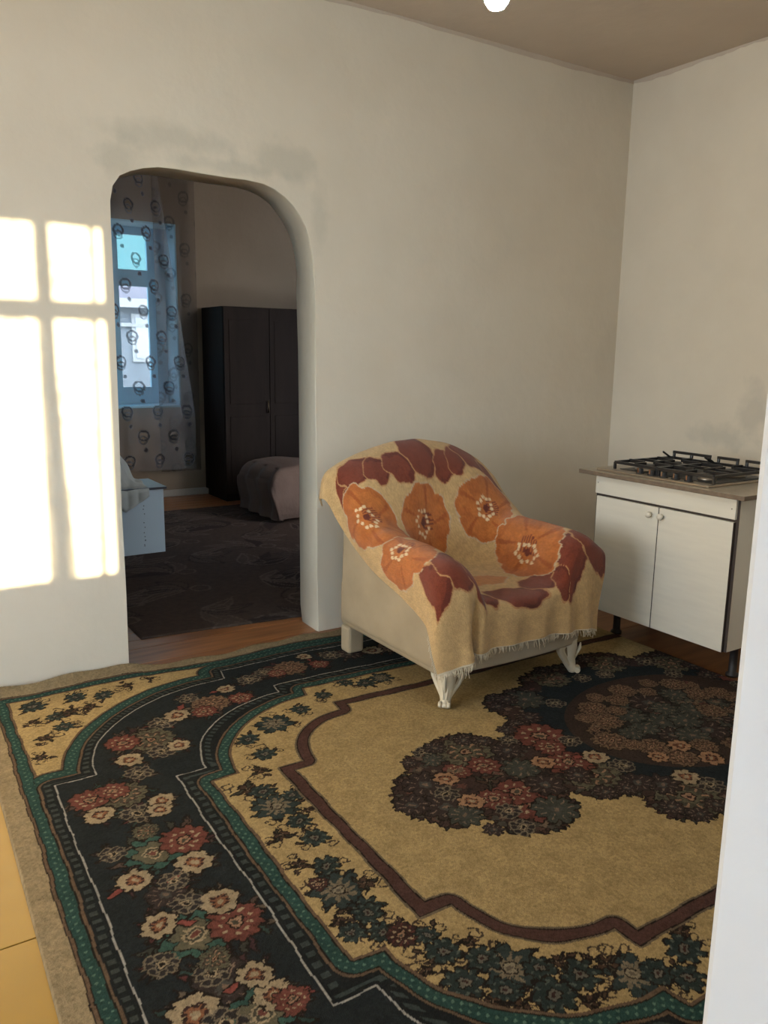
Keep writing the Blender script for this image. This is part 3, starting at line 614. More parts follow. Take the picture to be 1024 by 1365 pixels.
# ================================================================ armchair and the throw over it
NET = [
 # rear hem, behind the backrest
 [(1.895,3.455,.76),(1.90,3.49,.80),(1.95,3.505,.80),(2.04,3.51,.79),(2.15,3.515,.78),(2.27,3.515,.78),(2.36,3.515,.78),(2.44,3.515,.78),(2.52,3.515,.78),(2.63,3.515,.78),(2.73,3.505,.78),(2.82,3.49,.79),(2.87,3.44,.80)],
 [(1.872,3.43,.80),(1.905,3.46,.90),(1.96,3.475,.935),(2.05,3.48,.965),(2.15,3.485,.99),(2.27,3.485,1.01),(2.36,3.485,1.015),(2.44,3.485,1.02),(2.52,3.485,1.01),(2.62,3.48,.995),(2.72,3.47,.96),(2.81,3.45,.91),(2.87,3.40,.85)],
 [(1.885,3.39,.79),(1.92,3.41,.90),(1.975,3.41,.945),(2.06,3.41,.985),(2.16,3.41,1.015),(2.28,3.415,1.045),(2.36,3.415,1.05),(2.44,3.415,1.052),(2.52,3.415,1.043),(2.62,3.41,1.025),(2.71,3.40,.99),(2.80,3.37,.935),(2.868,3.34,.86)],
 [(1.920,3.35,.705),(1.935,3.33,.80),(1.97,3.30,.85),(2.05,3.275,.89),(2.15,3.27,.915),(2.26,3.275,.93),(2.35,3.28,.935),(2.44,3.285,.935),(2.53,3.28,.93),(2.63,3.27,.915),(2.73,3.255,.88),(2.81,3.25,.83),(2.885,3.26,.765)],
 [(1.945,3.25,.60),(1.94,3.23,.67),(1.96,3.19,.735),(2.035,3.15,.745),(2.12,3.13,.71),(2.20,3.145,.695),(2.3,3.16,.69),(2.4,3.165,.69),(2.5,3.16,.69),(2.61,3.14,.695),(2.70,3.12,.71),(2.80,3.13,.735),(2.89,3.17,.70)],
 [(1.950,3.07,.515),(1.943,3.06,.585),(1.955,3.03,.655),(2.03,3.0,.685),(2.115,3.0,.655),(2.165,3.03,.53),(2.27,3.06,.485),(2.4,3.07,.48),(2.53,3.06,.485),(2.635,3.03,.53),(2.69,3.0,.665),(2.78,3.0,.70),(2.875,3.03,.64)],
 [(1.950,2.84,.455),(1.943,2.83,.55),(1.955,2.82,.63),(2.03,2.81,.672),(2.115,2.81,.645),(2.165,2.81,.51),(2.27,2.80,.468),(2.4,2.80,.466),(2.53,2.80,.468),(2.635,2.81,.51),(2.69,2.81,.65),(2.78,2.82,.70),(2.875,2.83,.63)],
 [(1.938,2.66,.40),(1.930,2.63,.50),(1.948,2.605,.59),(2.03,2.60,.645),(2.115,2.595,.605),(2.17,2.585,.50),(2.28,2.57,.462),(2.4,2.565,.46),(2.52,2.57,.462),(2.63,2.58,.50),(2.69,2.59,.63),(2.79,2.595,.68),(2.900,2.60,.615)],
 [(1.925,2.60,.36),(1.930,2.565,.43),(1.965,2.54,.50),(2.045,2.53,.53),(2.12,2.53,.50),(2.18,2.535,.43),(2.28,2.53,.405),(2.4,2.528,.40),(2.52,2.53,.405),(2.63,2.535,.43),(2.70,2.54,.52),(2.80,2.545,.56),(2.893,2.55,.53)],
 [(1.930,2.575,.275),(1.943,2.55,.30),(1.99,2.53,.31),(2.06,2.52,.32),(2.11,2.545,.32),(2.17,2.525,.315),(2.28,2.528,.31),(2.4,2.528,.31),(2.52,2.53,.31),(2.63,2.525,.315),(2.71,2.532,.32),(2.80,2.537,.33),(2.868,2.555,.34)],
 [(1.955,2.57,.185),(1.97,2.545,.20),(2.01,2.525,.215),(2.065,2.512,.235),(2.105,2.55,.255),(2.17,2.52,.262),(2.28,2.530,.268),(2.4,2.525,.262),(2.52,2.532,.268),(2.63,2.522,.262),(2.72,2.530,.258),(2.80,2.530,.250),(2.862,2.550,.225)],
]
def cr(P, k):
    """Catmull-Rom resampling of P (n,...) along axis 0, k samples per span"""
    P = np.asarray(P, float); n = len(P); E = np.concatenate([2*P[:1]-P[1:2], P, 2*P[-1:]-P[-2:-1]]); out = []
    for i in range(n-1):
        p0, p1, p2, p3 = E[i], E[i+1], E[i+2], E[i+3]
        for j in range(k+(i == n-2)):
            t = j/k; out.append(.5*((2*p1)+(-p0+p2)*t+(2*p0-5*p1+4*p2-p3)*t*t+(-p0+3*p1-3*p2+p3)*t**3))
    return np.array(out)
KR, KC = 30, 26
def drape():
    G = cr(np.array(NET), KR); G = cr(G.transpose(1, 0, 2), KC).transpose(1, 0, 2)
    n, m = G.shape[:2]; S, T = np.meshgrid(np.linspace(0, 12, m), np.linspace(0, 10, n))   # S across, T down
    # folds: soft creases running down the cloth
    du = np.gradient(G, axis=1); dv = np.gradient(G, axis=0); N = np.cross(dv, du); N /= np.linalg.norm(N, axis=2, keepdims=True)+1e-9
    g = lambda c, w: np.exp(-((S-c)/w)**2)
    low = np.clip((T-7.6)/2, 0, 1)
    f = low*(.012*np.sin(S*4.2+.6)*g(8, 3.5)+.022*g(3.1, .4)-.040*g(3.95, .30)+.020*g(4.6, .3)-.010*g(5.4,.3))
    f += .005*np.sin(S*1.9+T*1.1)*np.exp(-((T-4)/1.6)**2)+.006*np.exp(-((S-T*.3-1.2)/.25)**2)*np.exp(-((T-4.2)/1.2)**2)
    f += -.010*np.exp(-((T-5.2-.25*(S-6))/.22)**2)*g(9.2, .9)+.008*np.exp(-((T-4.7+.2*(S-3))/.25)**2)*g(3.0, 1.0)
    f += -.008*np.exp(-((T-4.55)/.25)**2)*g(2.6, 1.1)
    sgn = np.sign(N[n//3, m//2, 1])*-1 or 1
    return G+N*sgn*f[..., None], S, T

M_up = mat('worn cream upholstery', (.42, .335, .225), .85, spec=.1, noise=.18, nscale=5, bump=.3, bscale=300)
M_upl = mat('cream upholstery front rail', (.47, .41, .32), .75, spec=.15, noise=.12, nscale=7, bump=.2, bscale=250)
M_leg = mat('cream lacquered carved wood', (.66, .59, .46), .35, spec=.4, noise=.15, nscale=20)
M_legg = mat('dull bronze recess', (.20, .15, .09), .5)
def profile_x(prof, x0, x1, bev, name, m, parent, seg=4):
    bm = B(); A = [bm.verts.new((x0, y, z)) for y, z in prof]; E = [bm.verts.new((x1, y, z)) for y, z in prof]; n = len(prof)
    bm.faces.new(A[::-1]); bm.faces.new(E)
    for i in range(n): bm.faces.new([A[i], A[(i+1) % n], E[(i+1) % n], E[i]])
    bmesh.ops.recalc_face_normals(bm, faces=bm.faces[:])
    return obj(name, bm, m, parent, True, bev, seg)
def armchair():
    ox, oy = 2.41, 3.02
    t = empty('armchair', (ox, oy, 0), 'cream upholstered armchair on carved curved legs, under the flowered throw', 'armchair')
    def loc(o): o.location = (-ox, -oy, 0); return o
    base = B(); box(base, 1.980, 2.838, 2.615, 3.435, .155, .40); loc(obj('base', base, M_up, t, True, .03, 3))
    rail = B(); pts = []
    for i in range(17):
        s = i/16; pts.append((2.0+.82*s, 2.612-.045*math.sin(math.pi*s)**.5 if 0 < s < 1 else 2.612))
    lo = [rail.verts.new((x, y+.004, .160)) for x, y in pts]; hi = [rail.verts.new((x, y, .275)) for x, y in pts]
    lob = [rail.verts.new((x, 2.66, .160)) for x, y in pts]; hib = [rail.verts.new((x, 2.66, .275)) for x, y in pts]
    for i in range(16):
        for a, b in ((lo, hi), (hi, hib), (hib, lob), (lob, lo)): rail.faces.new([a[i], a[i+1], b[i+1], b[i]])
    rail.faces.new([lo[0], hi[0], hib[0], lob[0]]); rail.faces.new([lo[-1], lob[-1], hib[-1], hi[-1]])
    bmesh.ops.recalc_face_normals(rail, faces=rail.faces[:])
    o = loc(obj('front_rail', rail, M_upl, t, False, .012, 3)); o['label'] = 'paler bowed rail along the front edge'
    for x0, x1 in ((1.968, 2.098), (2.708, 2.852)):
        profile_x([(2.618,.17),(2.618,.56),(2.66,.628),(2.80,.652),(3.0,.665),(3.2,.70),(3.40,.72),(3.43,.17)], x0, x1, .045, 'armrest', M_up, t).location = (-ox, -oy, 0)
    profile_x([(3.10,.30),(3.13,.47),(3.195,.68),(3.31,.88),(3.36,.945),(3.40,.960),(3.45,.945),(3.47,.88),(3.445,.17)], 2.065, 2.750, .10, 'backrest', M_up, t, 6).location = (-ox, -oy, 0)
    loc(obj('seat_cushion', bx(2.112, 2.692, 2.60, 3.13, .33, .447), M_up, t, True, .035, 4))
    for sx, cx in ((-1, 2.052), (1, 2.770)):
        bm = B(); cy = 2.635; d = Vector((sx*.7, -.7, 0)); r = []
        path = [(0,.178),(.004,.14),(.004,.10),(.010,.065),(.022,.040),(.034,.028),(.036,.020)]
        tube(bm, [(cx+d.x*a, cy+d.y*a, z) for a, z in path], .03, 12, 0, [.042,.042,.036,.029,.023,.026,.022])
        for w in (Vector((-sx, 0, 0)), Vector((0, 1, 0))):
            q = d*.030
            sc = [(.020,.150),(.034,.140),(.046,.142),(.050,.155),(.042,.168),(.060,.182),(.082,.178),(.092,.158),(.086,.130),(.066,.102),(.044,.078),(.026,.056),(.010,.036)]
            tube(bm, [Vector((cx, cy, z))+w*u+q for u, z in sc], .008, 8, 0, [.006,.007,.008,.008,.008,.010,.012,.012,.012,.011,.010,.009,.007])
            sc = [(.052,.178),(.018,.178),(.020,.12),(.012,.07),(.006,.035)]
            tube(bm, [Vector((cx, cy, z))+w*u+q*1.5 for u, z in sc], .005, 8, 0)
            def prism(pl, k0, k1, mi):
                a = [Vector((cx, cy, z))+w*u+q*k0 for u, z in pl]; b = [Vector((cx, cy, z))+w*u+q*k1 for u, z in pl]; L = len(pl)
                A_ = [bm.verts.new(p) for p in a]; B_ = [bm.verts.new(p) for p in b]
                for lst in (A_, B_[::-1]): bm.faces.new(lst).material_index = mi
                for i in range(L): bm.faces.new([A_[i], A_[(i+1) % L], B_[(i+1) % L], B_[i]]).material_index = mi
            prism([(.0,.184),(.086,.180),(.090,.158),(.084,.130),(.066,.102),(.046,.078),(.028,.056),(0,.036)], 1.25, .3, 0)
            prism([(.062,.150),(.070,.140),(.066,.126),(.054,.108),(.042,.094),(.036,.100),(.044,.120),(.050,.140)], 1.32, 1.0, 1)
        # foot scroll
        side = Vector((d.y, -d.x, 0)).normalized()
        for s in (-1, 1):
            p = Vector((cx, cy, .032))+d*.052+side*.012*s; cyl(bm, p, p+side*.014*s, .015, .012, 12)
        cyl(bm, Vector((cx, cy, .030))+d*.05-side*.014, Vector((cx, cy, .030))+d*.05+side*.014, .013, .013, 12)
        # centre leaf on the knee
        tube(bm, [(cx+d.x*a, cy+d.y*a, z) for a, z in ((.060,.165),(.058,.14),(.046,.11),(.036,.08))], .006, 8, 0, [.003,.008,.006,.003])
        bmesh.ops.recalc_face_normals(bm, faces=bm.faces[:])
        o = loc(obj('leg', bm, [M_leg, M_legg], t, False)); o['label'] = 'carved curved front leg with bronze-lined scrolls'
    for cx in (2.03, 2.78):
        loc(obj('leg', bx(cx-.045, cx+.045, 3.345, 3.43, .018, .156), M_up, t, False, .014))['label'] = 'short cloth-covered block foot at the rear'
armchair()

def throw():
    G, S, T = drape(); n, m = G.shape[:2]
    U = np.concatenate([np.zeros((n,1)), np.cumsum(np.linalg.norm(np.diff(G, axis=1), axis=2), 1)], 1)
    mid = m//2; U = U-U[:, mid:mid+1]
    V = np.concatenate([np.zeros((1,m)), np.cumsum(np.linalg.norm(np.diff(G, axis=0), axis=2), 0)], 0)
    def at(s, t):
        i = int(round(t/10*(n-1))); j = int(round(s/12*(m-1))); return U[i, j], V[i, j]
    rs = np.random.RandomState(5)
    CR = np.array((.540,.355,.165)); OR = np.array((.47,.150,.037)); OR2 = np.array((.36,.098,.024)); RD = np.array((.185,.042,.022)); RD2 = np.array((.135,.030,.018)); LT = np.array((.63,.47,.30))
    img = np.tile(CR, (n, m, 1)).astype(float)
    wob = .006*np.sin(U*60+V*25)+.005*np.sin(V*70-U*30)
    def blob(c, rx, ry, rot=0, lob=0, dep=0, ph=0):
        i0 = int(round(c[1]/10*(n-1))); j0 = int(round(c[0]/12*(m-1))); X = U-U[:, j0:j0+1]; Y = V-V[i0:i0+1, :]; ca, sa = math.cos(rot), math.sin(rot); A = (X*ca+Y*sa)/rx; Bq = (-X*sa+Y*ca)/ry
        R = np.hypot(A, Bq); Th = np.arctan2(Bq, A)
        if lob: R = R/(1-dep+dep*np.abs(np.cos(lob*Th/2+ph))**.6)
        return R+wob/max(rx, ry)*1.2, Th, A, Bq
    def petal(c, rx, ry, rot=0):
        R, Th, A, Bq = blob(c, rx, ry, rot, 3, .10, .6)
        img[R < 1.12] = .55*CR+.45*OR2; img[R < 1.04] = RD; img[(R < 1.0) & (R > .8) & (A > 0)] = RD2
        img[(np.abs(A+.25*Bq) < .018) & (R < .8) & (Bq > -.3)] = .75*RD+.12*OR2
    for q in [((1.55,2.75),.050,.085,.35),((2.55,2.45),.088,.082,.25),((1.72,3.25),.034,.075,0),((3.60,2.72),.064,.085,-.45),((4.70,2.82),.066,.105,-.55),((6.20,2.58),.086,.140,-.15),((7.80,2.90),.060,.105,.5),((8.55,2.78),.050,.095,.25),
              ((9.75,2.48),.095,.085,.2),((10.75,2.95),.045,.125,-.25)]: petal(*q)
    for q in [((1.95,7.12),.075,.105,.3),((3.20,7.00),.075,.120,-.1),((4.20,7.15),.060,.095,-.4),((5.20,6.98),.070,.060,.2),((6.95,6.85),.150,.085,.25),((8.50,6.60),.100,.075,.3),((10.0,7.30),.105,.125,.2),((11.3,7.35),.075,.125,-.2),((9.15,7.35),.050,.080,.2)]: petal(*q)
    def flower(c, rx, ry, rot, cd, ph=0):
        R, Th, A, Bq = blob(c, rx, ry, rot, 5, .13, ph)
        img[R < 1.07] = LT*.8; img[R < 1.03] = OR
        img[(R < 1.0) & (R > .86)] = .6*OR+.4*OR2
        vein = (np.sin(Th*5+ph*2+1.2*R) > .93) & (R < .98) & (R > .35); img[vein] = OR2
        sh = (R < 1.0) & (np.sin(Th*2.5+ph) > .75) & (R > .5); img[sh] = .55*OR+.45*OR2
        # stamens sweep to one side, a ring of pale anthers round a dark eye
        for k in range(7):
            y0 = -.20+.065*k
            img[(np.abs(Bq-cd[1]-y0*(1+.2*A)) < .017) & (A > cd[0]) & (A < cd[0]+.50-.5*abs(y0))] = RD
        for k in range(13):
            a = 2*math.pi*k/13; rr = .26+.04*(k % 2)*1.6
            q = np.hypot(A-cd[0]-rr*.85*math.cos(a), (Bq-cd[1]-rr*math.sin(a)*1.05)*ry/rx)
            img[q < .070] = OR2; img[q < .060] = (.70,.52,.31)
        q = np.hypot(A-cd[0]-.02, (Bq-cd[1])); img[q < .10] = RD2
    flower((5.95,4.05), .150, .205, -.10, (-.10,-.05), .5)
    flower((2.45,4.1), .150, .200, -.25, (-.10,-.08), 1.2)
    flower((9.55,3.85), .165, .190, .25, (.0,-.05), .9)
    flower((2.15,5.85), .155, .150, .1, (-.0,-.25), .2)
    flower((9.65,5.85), .180, .215, .0, (-.22,.05), 1.7)
    R, Th, A, Bq = blob((7.0,5.85), .125, .085, .2, 5, .1); img[R < 1.06] = LT*.8; img[R < 1] = .7*OR+.3*CR
    img *= (.86+.28*rs.rand(n, m))[..., None]
    img[T > 9.93] = (.62,.55,.42)
    me = grid_mesh('flowered_throw', G, img)
    M_t = mat('fleecy throw', CR, .95, spec=.05, attr=True, noise=.10, nscale=25, bump=.5, bscale=350)
    M_t.node_tree.nodes['Principled BSDF'].inputs['Sheen Weight'].default_value = .25
    o = link_mesh('flowered_throw', me, M_t); so = o.modifiers.new('thickness', 'SOLIDIFY'); so.thickness = .007; so.offset = 0
    tag(o, 'cream throw with orange poppies and dark red petals draped over the armchair', 'throw')
    # fringe along the front hem and a few threads on the side
    bm = B(); rnd = random.Random(8)
    M_f = mat('pale fringe threads', (.58,.50,.37), .9)
    for j in range(6, m-6):
        if rnd.random() < .45: continue
        p = Vector(G[-1, j]); L = rnd.uniform(.012, .034)
        if 60 < j < 75 or rnd.random() < .04: L = rnd.uniform(.035, .055)
        q = p+Vector((rnd.uniform(-.012,.012), rnd.uniform(-.010,.0), -L)); mdp = (p+q)/2+Vector((rnd.uniform(-.005,.005), -.003, 0))
        tube(bm, [p+Vector((0,0,.004)), mdp, q], .0016, 5)
    for i in range(n-60, n-2, 3):
        p = Vector(G[i, 0]); tube(bm, [p, p+Vector((-.004, .004, -.012)), p+Vector((-.002+rnd.uniform(-.006,.006), .006, -.026))], .0014, 5)
    f = obj('fringe', bm, M_f, o); f['kind'] = 'stuff'; f['label'] = 'whitish thread fringe'
throw()

# ================================================================ cooker corner
M_door = mat('pale woodgrain laminate', (.74, .69, .59), .5, noise=.07, nscale=3, stretch=(1, 1.5, 14), spec=.35)
M_lam = mat('white laminate', (.74, .70, .61), .5, noise=.04, nscale=5)
M_dkedge = mat('dark brown raw edge', (.055, .038, .03), .7)
M_knob = mat('cream plastic', (.72, .66, .55), .3)
M_blk = mat('black enamel', (.016, .014, .014), .38, spec=.5)
M_blkp = mat('black plastic', (.022, .02, .02), .5)
M_top = mat('beige speckled worktop', (.44, .37, .28), .3, col2=(.36, .29, .21), nscale=40, spec=.5)
M_edge = mat('brown worktop edge', (.20, .14, .095), .6, noise=.3, nscale=30)
M_steel = mat('tarnished steel plate', (.42, .35, .27), .32, metal=.75)
M_chrome = mat('chrome', (.75, .73, .70), .15, metal=1)
def cabinet():
    fx, y0, y1 = 3.272, 2.150, 2.985
    t = empty('kitchen_cabinet', (fx+.28, (y0+y1)/2, 0), 'pale two-door kitchen base cabinet under the gas hob', 'cabinet')
    off = (-(fx+.28), -(y0+y1)/2, 0)
    def p(name, bm, m, b=.002, parent=t, o=off):
        q = obj(name, bm, m, parent, False, b, 2); q.location = o; return q
    bm = B(); box(bm, fx+.020, fx+.56, y0, y0+.016, .165, .882); box(bm, fx+.020, fx+.56, y1-.016, y1, .165, .882)
    box(bm, fx+.022, fx+.56, y0+.016, y1-.016, .165, .181); box(bm, fx+.55, fx+.56, y0+.016, y1-.016, .181, .882)
    box(bm, fx+.022, fx+.12, y0+.016, y1-.016, .866, .882)
    p('carcass', bm, M_lam)
    bm = B(); box(bm, fx+.0175, fx+.0195, y0-.001, y1+.001, .166, .880); p('edge_strip', bm, M_dkedge, 0)['label'] = 'dark brown edge of the carcass'
    bm = B(); box(bm, fx, fx+.016, y0+.008, y1-.004, .788, .879); p('apron_panel', bm, M_door)
    for yy, zz in ((y0+.028, .835), (y1-.02, .845)):
        bm = B(); cyl(bm, (fx-.0008, yy, zz), (fx+.002, yy, zz), .0028, n=10); p('screw', bm, M_dkedge, 0)
    for a, b, kn in ((y0+.014, 2.5675, 2.545), (2.5715, y1-.016, 2.615)):
        bm = B(); box(bm, fx, fx+.016, a, b, .165, .775)
        d = p('door', bm, M_door, .0025)
        bm = B(); lathe(bm, [(.006,.0),(.006,-.010),(.013,-.014),(.016,-.022),(.013,-.030),(.005,-.033)], (fx, kn, .735), 20, axis='x')
        k = obj('knob', bm, M_knob, d); k['label'] = 'small round cream knob'
        for e0, e1 in ((a-.0015, a), (b, b+.0015)): obj('edge_band', bx(fx+.0005, fx+.0155, e0, e1, .166, .774), M_dkedge, d)
    for cx, cy in ((fx+.175, y0+.06), (fx+.175, y1-.06), (fx+.50, y0+.05), (fx+.50, y1-.05)):
        bm = B(); lathe(bm, [(.030,.0),(.030,.012),(.020,.020),(.019,.135),(.034,.150),(.034,.166)], (cx, cy, 0), 16)
        q = p('leg', bm, M_blkp, 0); q['label'] = 'black plastic cabinet leg'
    # worktop slab lifted off on its own
    bm = B(); box(bm, fx-.035, fx+.60, 2.100, 3.075, .884, .906)
    for f in bm.faces:
        if abs(f.normal.z) < .5: f.material_index = 1
    bm.normal_update()
    for f in bm.faces: f.material_index = 0 if f.normal.z > .5 else 1
    o = obj('countertop', bm, [M_top, M_edge], None, False, .003)
    tag(o, 'thin beige worktop board with brown raw edge lying on the cabinet', 'countertop')
cabinet()
def hob():
    X0, X1, Y0, Y1, Z = 3.285, 3.80, 2.315, 2.995, .906
    cx, cy = (X0+X1)/2, (Y0+Y1)/2
    t = empty('gas_hob', (cx, cy, Z), 'four-burner gas hob with black pan supports on the beige worktop', 'hob')
    off = (-cx, -cy, -Z)
    def p(name, bm, m, b=0, parent=t, lab=None, smooth=False):
        q = obj(name, bm, m, parent, smooth, b, 2); q.location = off
        if lab: q['label'] = lab
        return q
    p('hob_plate', bx(X0, X1, Y0, Y1, Z, Z+.011), M_steel, .004)
    bm = B(); box(bm, X0+.075, X1-.02, Y0+.02, Y1-.09, Z+.011, Z+.014); p('enamel_well', bm, M_blk, .003, lab='black enamel recess under the burners')
    burners = [(X0+.15, Y0+.12, .038), (X0+.15, Y1-.20, .050), (X1-.14, Y0+.14, .055), (X1-.14, Y1-.19, .042)]
    for (bx_, by_, r) in burners:
        bm = B(); lathe(bm, [(r*1.15,.0),(r*1.15,.008),(r*.85,.012),(r*.85,.020)], (bx_, by_, Z+.014), 24)
        b = p('burner', bm, M_steel)
        bm = B(); lathe(bm, [(r,.0),(r*1.02,.005),(r*.9,.010),(r*.3,.012)], (bx_, by_, Z+.034), 24); obj('burner_cap', bm, M_blk, b)
    # two cast grates, each over a pair of burners, corners kicked up
    for a, b in ((Y0+.015, cy-.012), (cy+.002, Y1-.075)):
        bm = B(); z = Z+.040; x0, x1 = X0+.055, X1-.015; mx, my = (x0+x1)/2, (a+b)/2; r = .008
        def bar(p0, p1, h=.014, w=.013):
            p0, p1 = Vector(p0), Vector(p1); d = (p1-p0).normalized(); s = Vector((-d.y, d.x, 0))*w/2
            if s.length < 1e-6: s = Vector((w/2, 0, 0))
            v = [bm.verts.new(q) for q in (p0-s, p0+s, p1+s, p1-s, p0-s+Vector((0,0,h)), p0+s+Vector((0,0,h)), p1+s+Vector((0,0,h)), p1-s+Vector((0,0,h)))]
            for f in ((0,3,2,1),(4,5,6,7),(0,1,5,4),(1,2,6,5),(2,3,7,6),(3,0,4,7)): bm.faces.new([v[i] for i in f])
        bar((x0, a, z), (x1, a, z)); bar((x0, b, z), (x1, b, z)); bar((x0, a, z), (x0, b, z)); bar((x1, a, z), (x1, b, z)); bar((mx, a, z), (mx, b, z))
        for qx in (x0+(mx-x0)/2, mx+(x1-mx)/2):
            for s in (-1, 1):
                bar((qx, my+s*(b-a)/2, z), (qx, my+s*.035, z), .018); bar((qx+s*(mx-x0)/2, my, z), (qx+s*.032, my, z), .018)
        for qx in (x0, x1):
            for qy in (a, b): bar((qx-.006, qy, Z+.012), (qx+.006, qy, Z+.012), .036, .012)
        # upright wind-loops on the far side
        for qy0, qy1 in ((a+.02, a+.13), (b-.13, b-.02)):
            cyl(bm, (x1, qy0, z), (x1, qy0, z+.036), r, n=8); cyl(bm, (x1, qy1, z), (x1, qy1, z+.036), r, n=8); bar((x1, qy0-.006, z+.032), (x1, qy1+.006, z+.032), .014, .014)
        for qy in (a, b):
            bar((x1, qy, z), (x1-.07, qy, z+.036), .010, .009)
        bmesh.ops.recalc_face_normals(bm, faces=bm.faces[:])
        p('pan_support', bm, M_blk, .001, lab='black cast iron pan support')
    for k in range(5):
        ky = 2.455+.072*k; bm = B(); kx = X0+.040+.0*k
        lathe(bm, [(.021,.0),(.021,.005),(.0165,.007),(.0155,.024),(.012,.027)], (kx, ky, Z+.011), 20)
        for f in bm.faces: f.material_index = 0
        kn = p('knob', bm, M_blkp)
        bm = B(); box(bm, kx-.0175, kx+.0, ky-.004, ky+.004, Z+.018, Z+.0395); obj('knob_grip', bm, M_chrome, kn)['label'] = 'chrome pointer of the knob'
hob()
def bulb():
    t = empty('light_bulb', (1.495, 1.80, 2.42), 'lit cool white bulb hanging on its cord from the ceiling', 'light bulb')
    M_g = mat('lit bulb glass', (.9,.95,1), .3, emit=((.72,.90,1.0), BULB))
    bm = B(); lathe(bm, [(.004,-.055),(.020,-.050),(.030,-.036),(.0335,-.018),(.031,.0),(.024,.018),(.018,.030)], (0,0,0), 28); obj('globe', bm, M_g, t, True)
    bm = B(); lathe(bm, [(.0175,.030),(.0175,.050),(.015,.060)], (0,0,0), 20); obj('bulb_collar', bm, M_frame, t)
    bm = B(); lathe(bm, [(.019,.055),(.021,.060),(.021,.090),(.010,.105)], (0,0,0), 20); obj('socket', bm, M_blkp, t)
    bm = B(); cyl(bm, (0,0,.10), (0,0,ZC-2.42), .0035, n=8); obj('cord', bm, M_frame, t)
    bm = B(); lathe(bm, [(.035,ZC-2.42-.03),(.045,ZC-2.42-.012),(.045,ZC-2.42)], (0,0,0), 20); obj('ceiling_rose', bm, M_frame, t)
bulb()

# ================================================================ the next room and what lies outside
def sheer(name, x0f, x1f, y, z0, z1, folds, amp, label, seed, opacity, col, group=None, ring=.34):
    n, m = 260, 240; zs = np.linspace(z1, z0, n); s = np.linspace(0, 1, m)
    Zg, Sg = np.meshgrid(zs, s, indexing='ij'); X = np.zeros_like(Zg)
    for i, z in enumerate(zs): X[i] = x0f(z)+(x1f(z)-x0f(z))*s
    rs = np.random.RandomState(seed); ph = rs.rand(4)*6
    w = folds*2*math.pi*(Sg+.02*np.sin(Sg*17+ph[0])+.01*np.sin(Zg*1.3+ph[1]))
    Y = y+amp*(.75*np.sin(w)+.25*np.sin(w*.5+ph[2]))*(.6+.4*(z1-Zg)/(z1-z0))
    # interlocked rings with a dot below, woven into the net; alpha of the pattern goes to the colour attribute
    cloth_u = Sg*abs(x1f(z0)-x0f(z0)); pu, pv = .30, .48
    A = np.zeros_like(Sg)
    for (du, dv) in ((0, 0), (pu*.5, pv*.5)):
        a = (cloth_u+du+seed*.07) % pu - pu/2; b = (Zg+dv+seed*.11) % pv - pv/2
        r1 = np.hypot(a, b-.04); r2 = np.hypot(a+.006, b+.002); r3 = np.hypot(a-.018, b+.10)
        A = np.maximum(A, (np.abs(r1-.046) < .0095)*1.0); A = np.maximum(A, (np.abs(r2-.036) < .007)*.8); A = np.maximum(A, (r3 < .019)*1.0)
    colr = np.stack([A, A, A], -1)
    me = grid_mesh(name, np.stack([X, Y, Zg], -1), colr)
    m_ = bpy.data.materials.new('sheer net'); m_.use_nodes = True; nt = m_.node_tree; nt.nodes.clear()
    out = nt.nodes.new('ShaderNodeOutputMaterial'); at = nt.nodes.new('ShaderNodeAttribute'); at.attribute_name = 'Col'
    tr = nt.nodes.new('ShaderNodeBsdfTransparent'); tl = nt.nodes.new('ShaderNodeBsdfTranslucent'); df = nt.nodes.new('ShaderNodeBsdfDiffuse')
    mc = nt.nodes.new('ShaderNodeMix'); mc.data_type = 'RGBA'; mc.inputs['A'].default_value = (*col, 1); mc.inputs['B'].default_value = (.07, .07, .08, 1)
    nt.links.new(at.outputs['Fac'], mc.inputs['Factor'])
    for q in (tl, df): nt.links.new(mc.outputs['Result'], q.inputs['Color'])
    m1 = nt.nodes.new('ShaderNodeMixShader'); m1.inputs[0].default_value = .45; nt.links.new(tl.outputs[0], m1.inputs[1]); nt.links.new(df.outputs[0], m1.inputs[2])
    mr = nt.nodes.new('ShaderNodeMapRange'); mr.inputs['To Min'].default_value = opacity; mr.inputs['To Max'].default_value = min(1, opacity+ring); nt.links.new(at.outputs['Fac'], mr.inputs['Value'])
    m2 = nt.nodes.new('ShaderNodeMixShader'); nt.links.new(mr.outputs[0], m2.inputs[0]); nt.links.new(tr.outputs[0], m2.inputs[1]); nt.links.new(m1.outputs[0], m2.inputs[2])
    nt.links.new(m2.outputs[0], out.inputs[0])
    o = link_mesh(name, me, m_); tag(o, label, 'curtain', group); return o
sheer('sheer_curtain', lambda z: 1.15, lambda z: 2.96-.135*max(0, z-.85) if z > .85 else 2.96, 8.06, .30, 3.10, 9, .030, 'sheer ring-patterned curtain hanging in front of the bedroom window', 1, .40, (.40,.40,.41), ring=.45)
sheer('sheer_curtain', lambda z: 2.62, lambda z: 3.04, 8.14, .27, 3.11, 5, .022, 'darker gathered edge of ring-patterned net curtain beside the bedroom wardrobe', 2, .45, (.22,.19,.165), ring=.25)
def rod():
    bm = B(); cyl(bm, (1.0, 8.10, 3.115), (3.15, 8.10, 3.115), .014, n=12); o = obj('curtain_rod', bm, M_frame); tag(o, 'thin curtain rail under the bedroom ceiling', 'curtain rod')
rod()
M_ward = mat('dark brown veneer', (.018, .012, .009), .7, noise=.3, nscale=2, stretch=(6, 6, 1), spec=.12)
